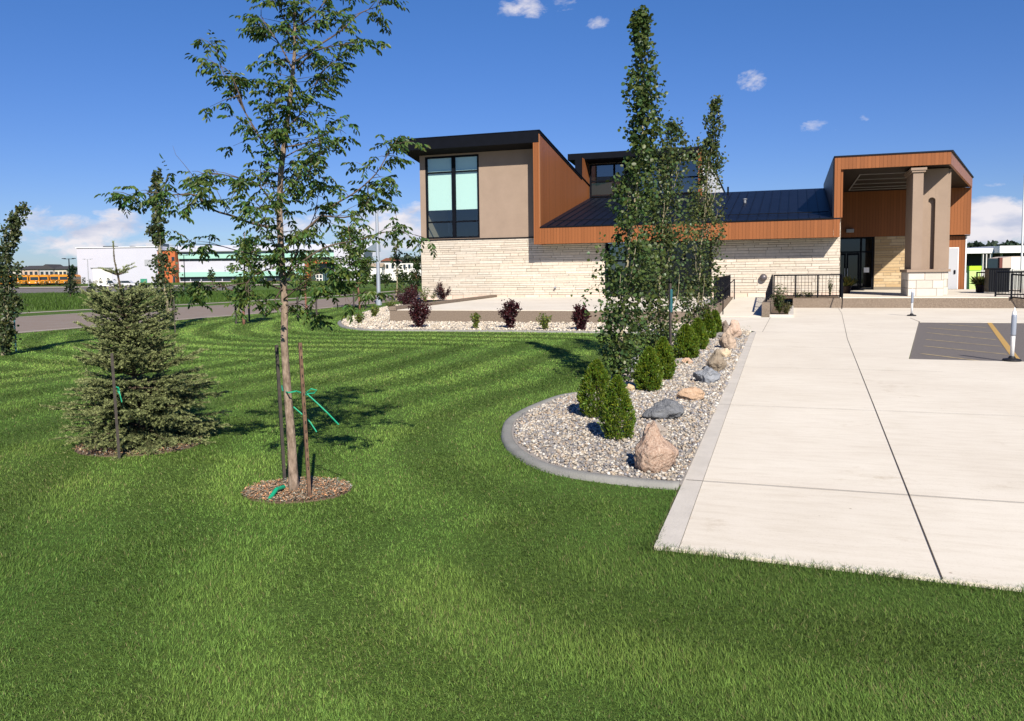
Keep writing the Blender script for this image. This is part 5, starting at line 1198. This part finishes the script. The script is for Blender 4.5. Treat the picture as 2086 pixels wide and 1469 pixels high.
# ------------------------------------------------------------------ mown grass
walk_poly = [(13.94, -35.13), (26, -35.88), (40, -36.5), (40, 5), (13.5, -5), (13.6, -16)]
road_poly = rn+rf[::-1]
def lawn_mask(P):
    m_ = ~inside(P, walk_poly) & ~inside(P, bed) & ~inside(P, ring1) & ~inside(P, ring2) & ~inside(P, road_poly)
    m_ &= ~((P[:, 0] > -3.9) & (P[:, 1] > -.3)) & ~((P[:, 0] > .0) & (P[:, 1] > -14.2))
    return m_ & (P[:, 0] > -9.4)
from mathutils import noise as mn
def smooth_noise(P, sc_, seed):
    "cheap value noise on a grid, bilinear"
    g = np.random.default_rng(seed).uniform(-1, 1, (256, 256)); q = P/sc_+1000.5; i = np.floor(q).astype(int); f = q-i; f = f*f*(3-2*f)
    a = g[i[:, 0] % 256, i[:, 1] % 256]; b = g[(i[:, 0]+1) % 256, i[:, 1] % 256]; c = g[i[:, 0] % 256, (i[:, 1]+1) % 256]; d = g[(i[:, 0]+1) % 256, (i[:, 1]+1) % 256]
    return (a*(1-f[:, 0])+b*f[:, 0])*(1-f[:, 1])+(c*(1-f[:, 0])+d*f[:, 0])*f[:, 1]
edge_line = [(26, -35.95), (13.90, -35.19), (13.88, -33.7)]+[tuple(p) for p in nose[1:]]
def grass(n):
    d0, d1 = 2.2, 46.0
    u = rng.uniform(0, 1, n); d = d0*(d1/d0)**u                     # as many blades per metre of log distance
    x = rng.uniform(-.70, .70, n)*d
    P = np.array([CAM[0], CAM[1]])[None]+RGT[None, :2]*x[:, None]+FWD[None, :2]*d[:, None]
    ok = lawn_mask(P); P, d = P[ok], d[ok]
    ed = seg_dist(P, edge_line); n = len(P)
    wob = smooth_noise(P, 2.2, 5)*.12
    ph = np.sin((ed+wob)*2*pi/1.12); st_ = np.tanh(ph*2.2)            # mowing lanes follow the edge
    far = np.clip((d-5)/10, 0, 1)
    t = np.array([(-sin(.3), cos(.3))]*n)
    lean = st_*(.42+.25*far)
    lump = smooth_noise(P, .55, 9); big = smooth_noise(P, 1.7, 12); fine = smooth_noise(P, .16, 15)
    h = (.021+.007*lump+.005*fine)*rng.uniform(.6, 1.35, n)*np.clip(1+d*.012, 1, 1.4)
    h = h*(1+.9*np.exp(-(ed/.06)**2))                               # the mower leaves the edge longer
    w = np.clip(.0022*np.maximum(d, 3.4)/4.0, .0022, .012)*rng.uniform(.7, 1.3, n)
    an = rng.uniform(0, 2*pi, n); sp_ = rng.uniform(.2, 1.25, n); D = np.stack([np.cos(an)*sp_, np.sin(an)*sp_, np.ones(n)], 1)
    D[:, :2] += FWD[None, :2]*lean[:, None]
    S = np.stack([-np.sin(an+rng.normal(0, .5, n)), np.cos(an), np.zeros(n)], 1)
    base = np.concatenate([P, np.full((n, 1), -.004)], 1)
    mid = base+D*np.array([.35, .35, .55])*h[:, None]; tip = base+D*np.array([1.15, 1.15, .95])*h[:, None]
    V = np.stack([base-S*w[:, None]*.5, base+S*w[:, None]*.5, mid-S*w[:, None]*.42, mid+S*w[:, None]*.42, tip], 1).reshape(-1, 3)
    b = np.arange(n)*5
    F_ = np.concatenate([np.stack([b, b+1, b+3], 1), np.stack([b, b+3, b+2], 1), np.stack([b+2, b+3, b+4], 1)], 0)
    c = np.array([.130, .218, .043])[None]*(1+.24*np.clip((d-6)/8, 0, 1))[:, None]*rng.uniform(.38, 1.68, (n, 1))*(1+.16*big[:, None]+.16*smooth_noise(P, 4.5, 33)[:, None])  # farther blades painted lighter, like sunlit turf seen at a grazing angle
    yel = np.clip(.5*big+.5*lump+rng.normal(0, .35, n), -1, 1)
    c[:, 0] *= 1+.26*yel; c[:, 1] *= 1+.08*yel; c[:, 2] *= 1+.15*yel
    c *= (1+(.10+.17*far)*st_-(.16-.10*far)*np.cos(np.clip(ed+wob, 0, 6)*2*pi/4.6))[:, None]  # brightness of leaning lanes and edge swath, also painted into the blade colour
    dry = rng.uniform(size=n) < .035+.06*(big > .5); c[dry] = np.array([.30, .27, .12])*rng.uniform(.6, 1.2, (dry.sum(), 1))
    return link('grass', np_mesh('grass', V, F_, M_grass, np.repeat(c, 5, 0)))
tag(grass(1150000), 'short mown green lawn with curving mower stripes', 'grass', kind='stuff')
sheet('bare_soil', [(13.89, -35.16), (13.925, -35.16), (13.91, -33.75), (13.875, -33.75)], .006, mat('dry_soil', (.20, .145, .085), .95, c2=(.10, .11, .035), vscale=16))
# taller meadow grass in the ditch beyond the road
n_ = 52000; d_ = rng.uniform(44, 128, n_)**1.0; x_ = rng.uniform(-.68, -.14, n_)*d_
Pm = np.array([CAM[0], CAM[1]])[None]+RGT[None, :2]*x_[:, None]+FWD[None, :2]*d_[:, None]
rfx = np.interp(Pm[:, 1], [p[1] for p in rf], [p[0] for p in rf]); ok = Pm[:, 0] < rfx-5.0
Pm, dm = Pm[ok], d_[ok]; n_ = len(Pm); zz = np.interp(dm, [0, 62, 130, 200], [0, 0, -.75, -.85])
Dm = rdir(n_)*.4+np.array([0, 0, 1.0]); pat = smooth_noise(Pm, 5, 21)
cm = np.array([.070, .125, .022])[None]*rng.uniform(.6, 1.35, (n_, 1))*(1+.3*pat[:, None])
tag(link('meadow_grass', blades_mesh('meadow_grass', np.concatenate([Pm, zz[:, None]], 1), Dm, rng.uniform(.12, .38, n_)*(1+.4*pat), np.full(n_, .075), cm, M_grass)), 'tall rough grass in the ditch beyond the road', 'grass', kind='stuff')
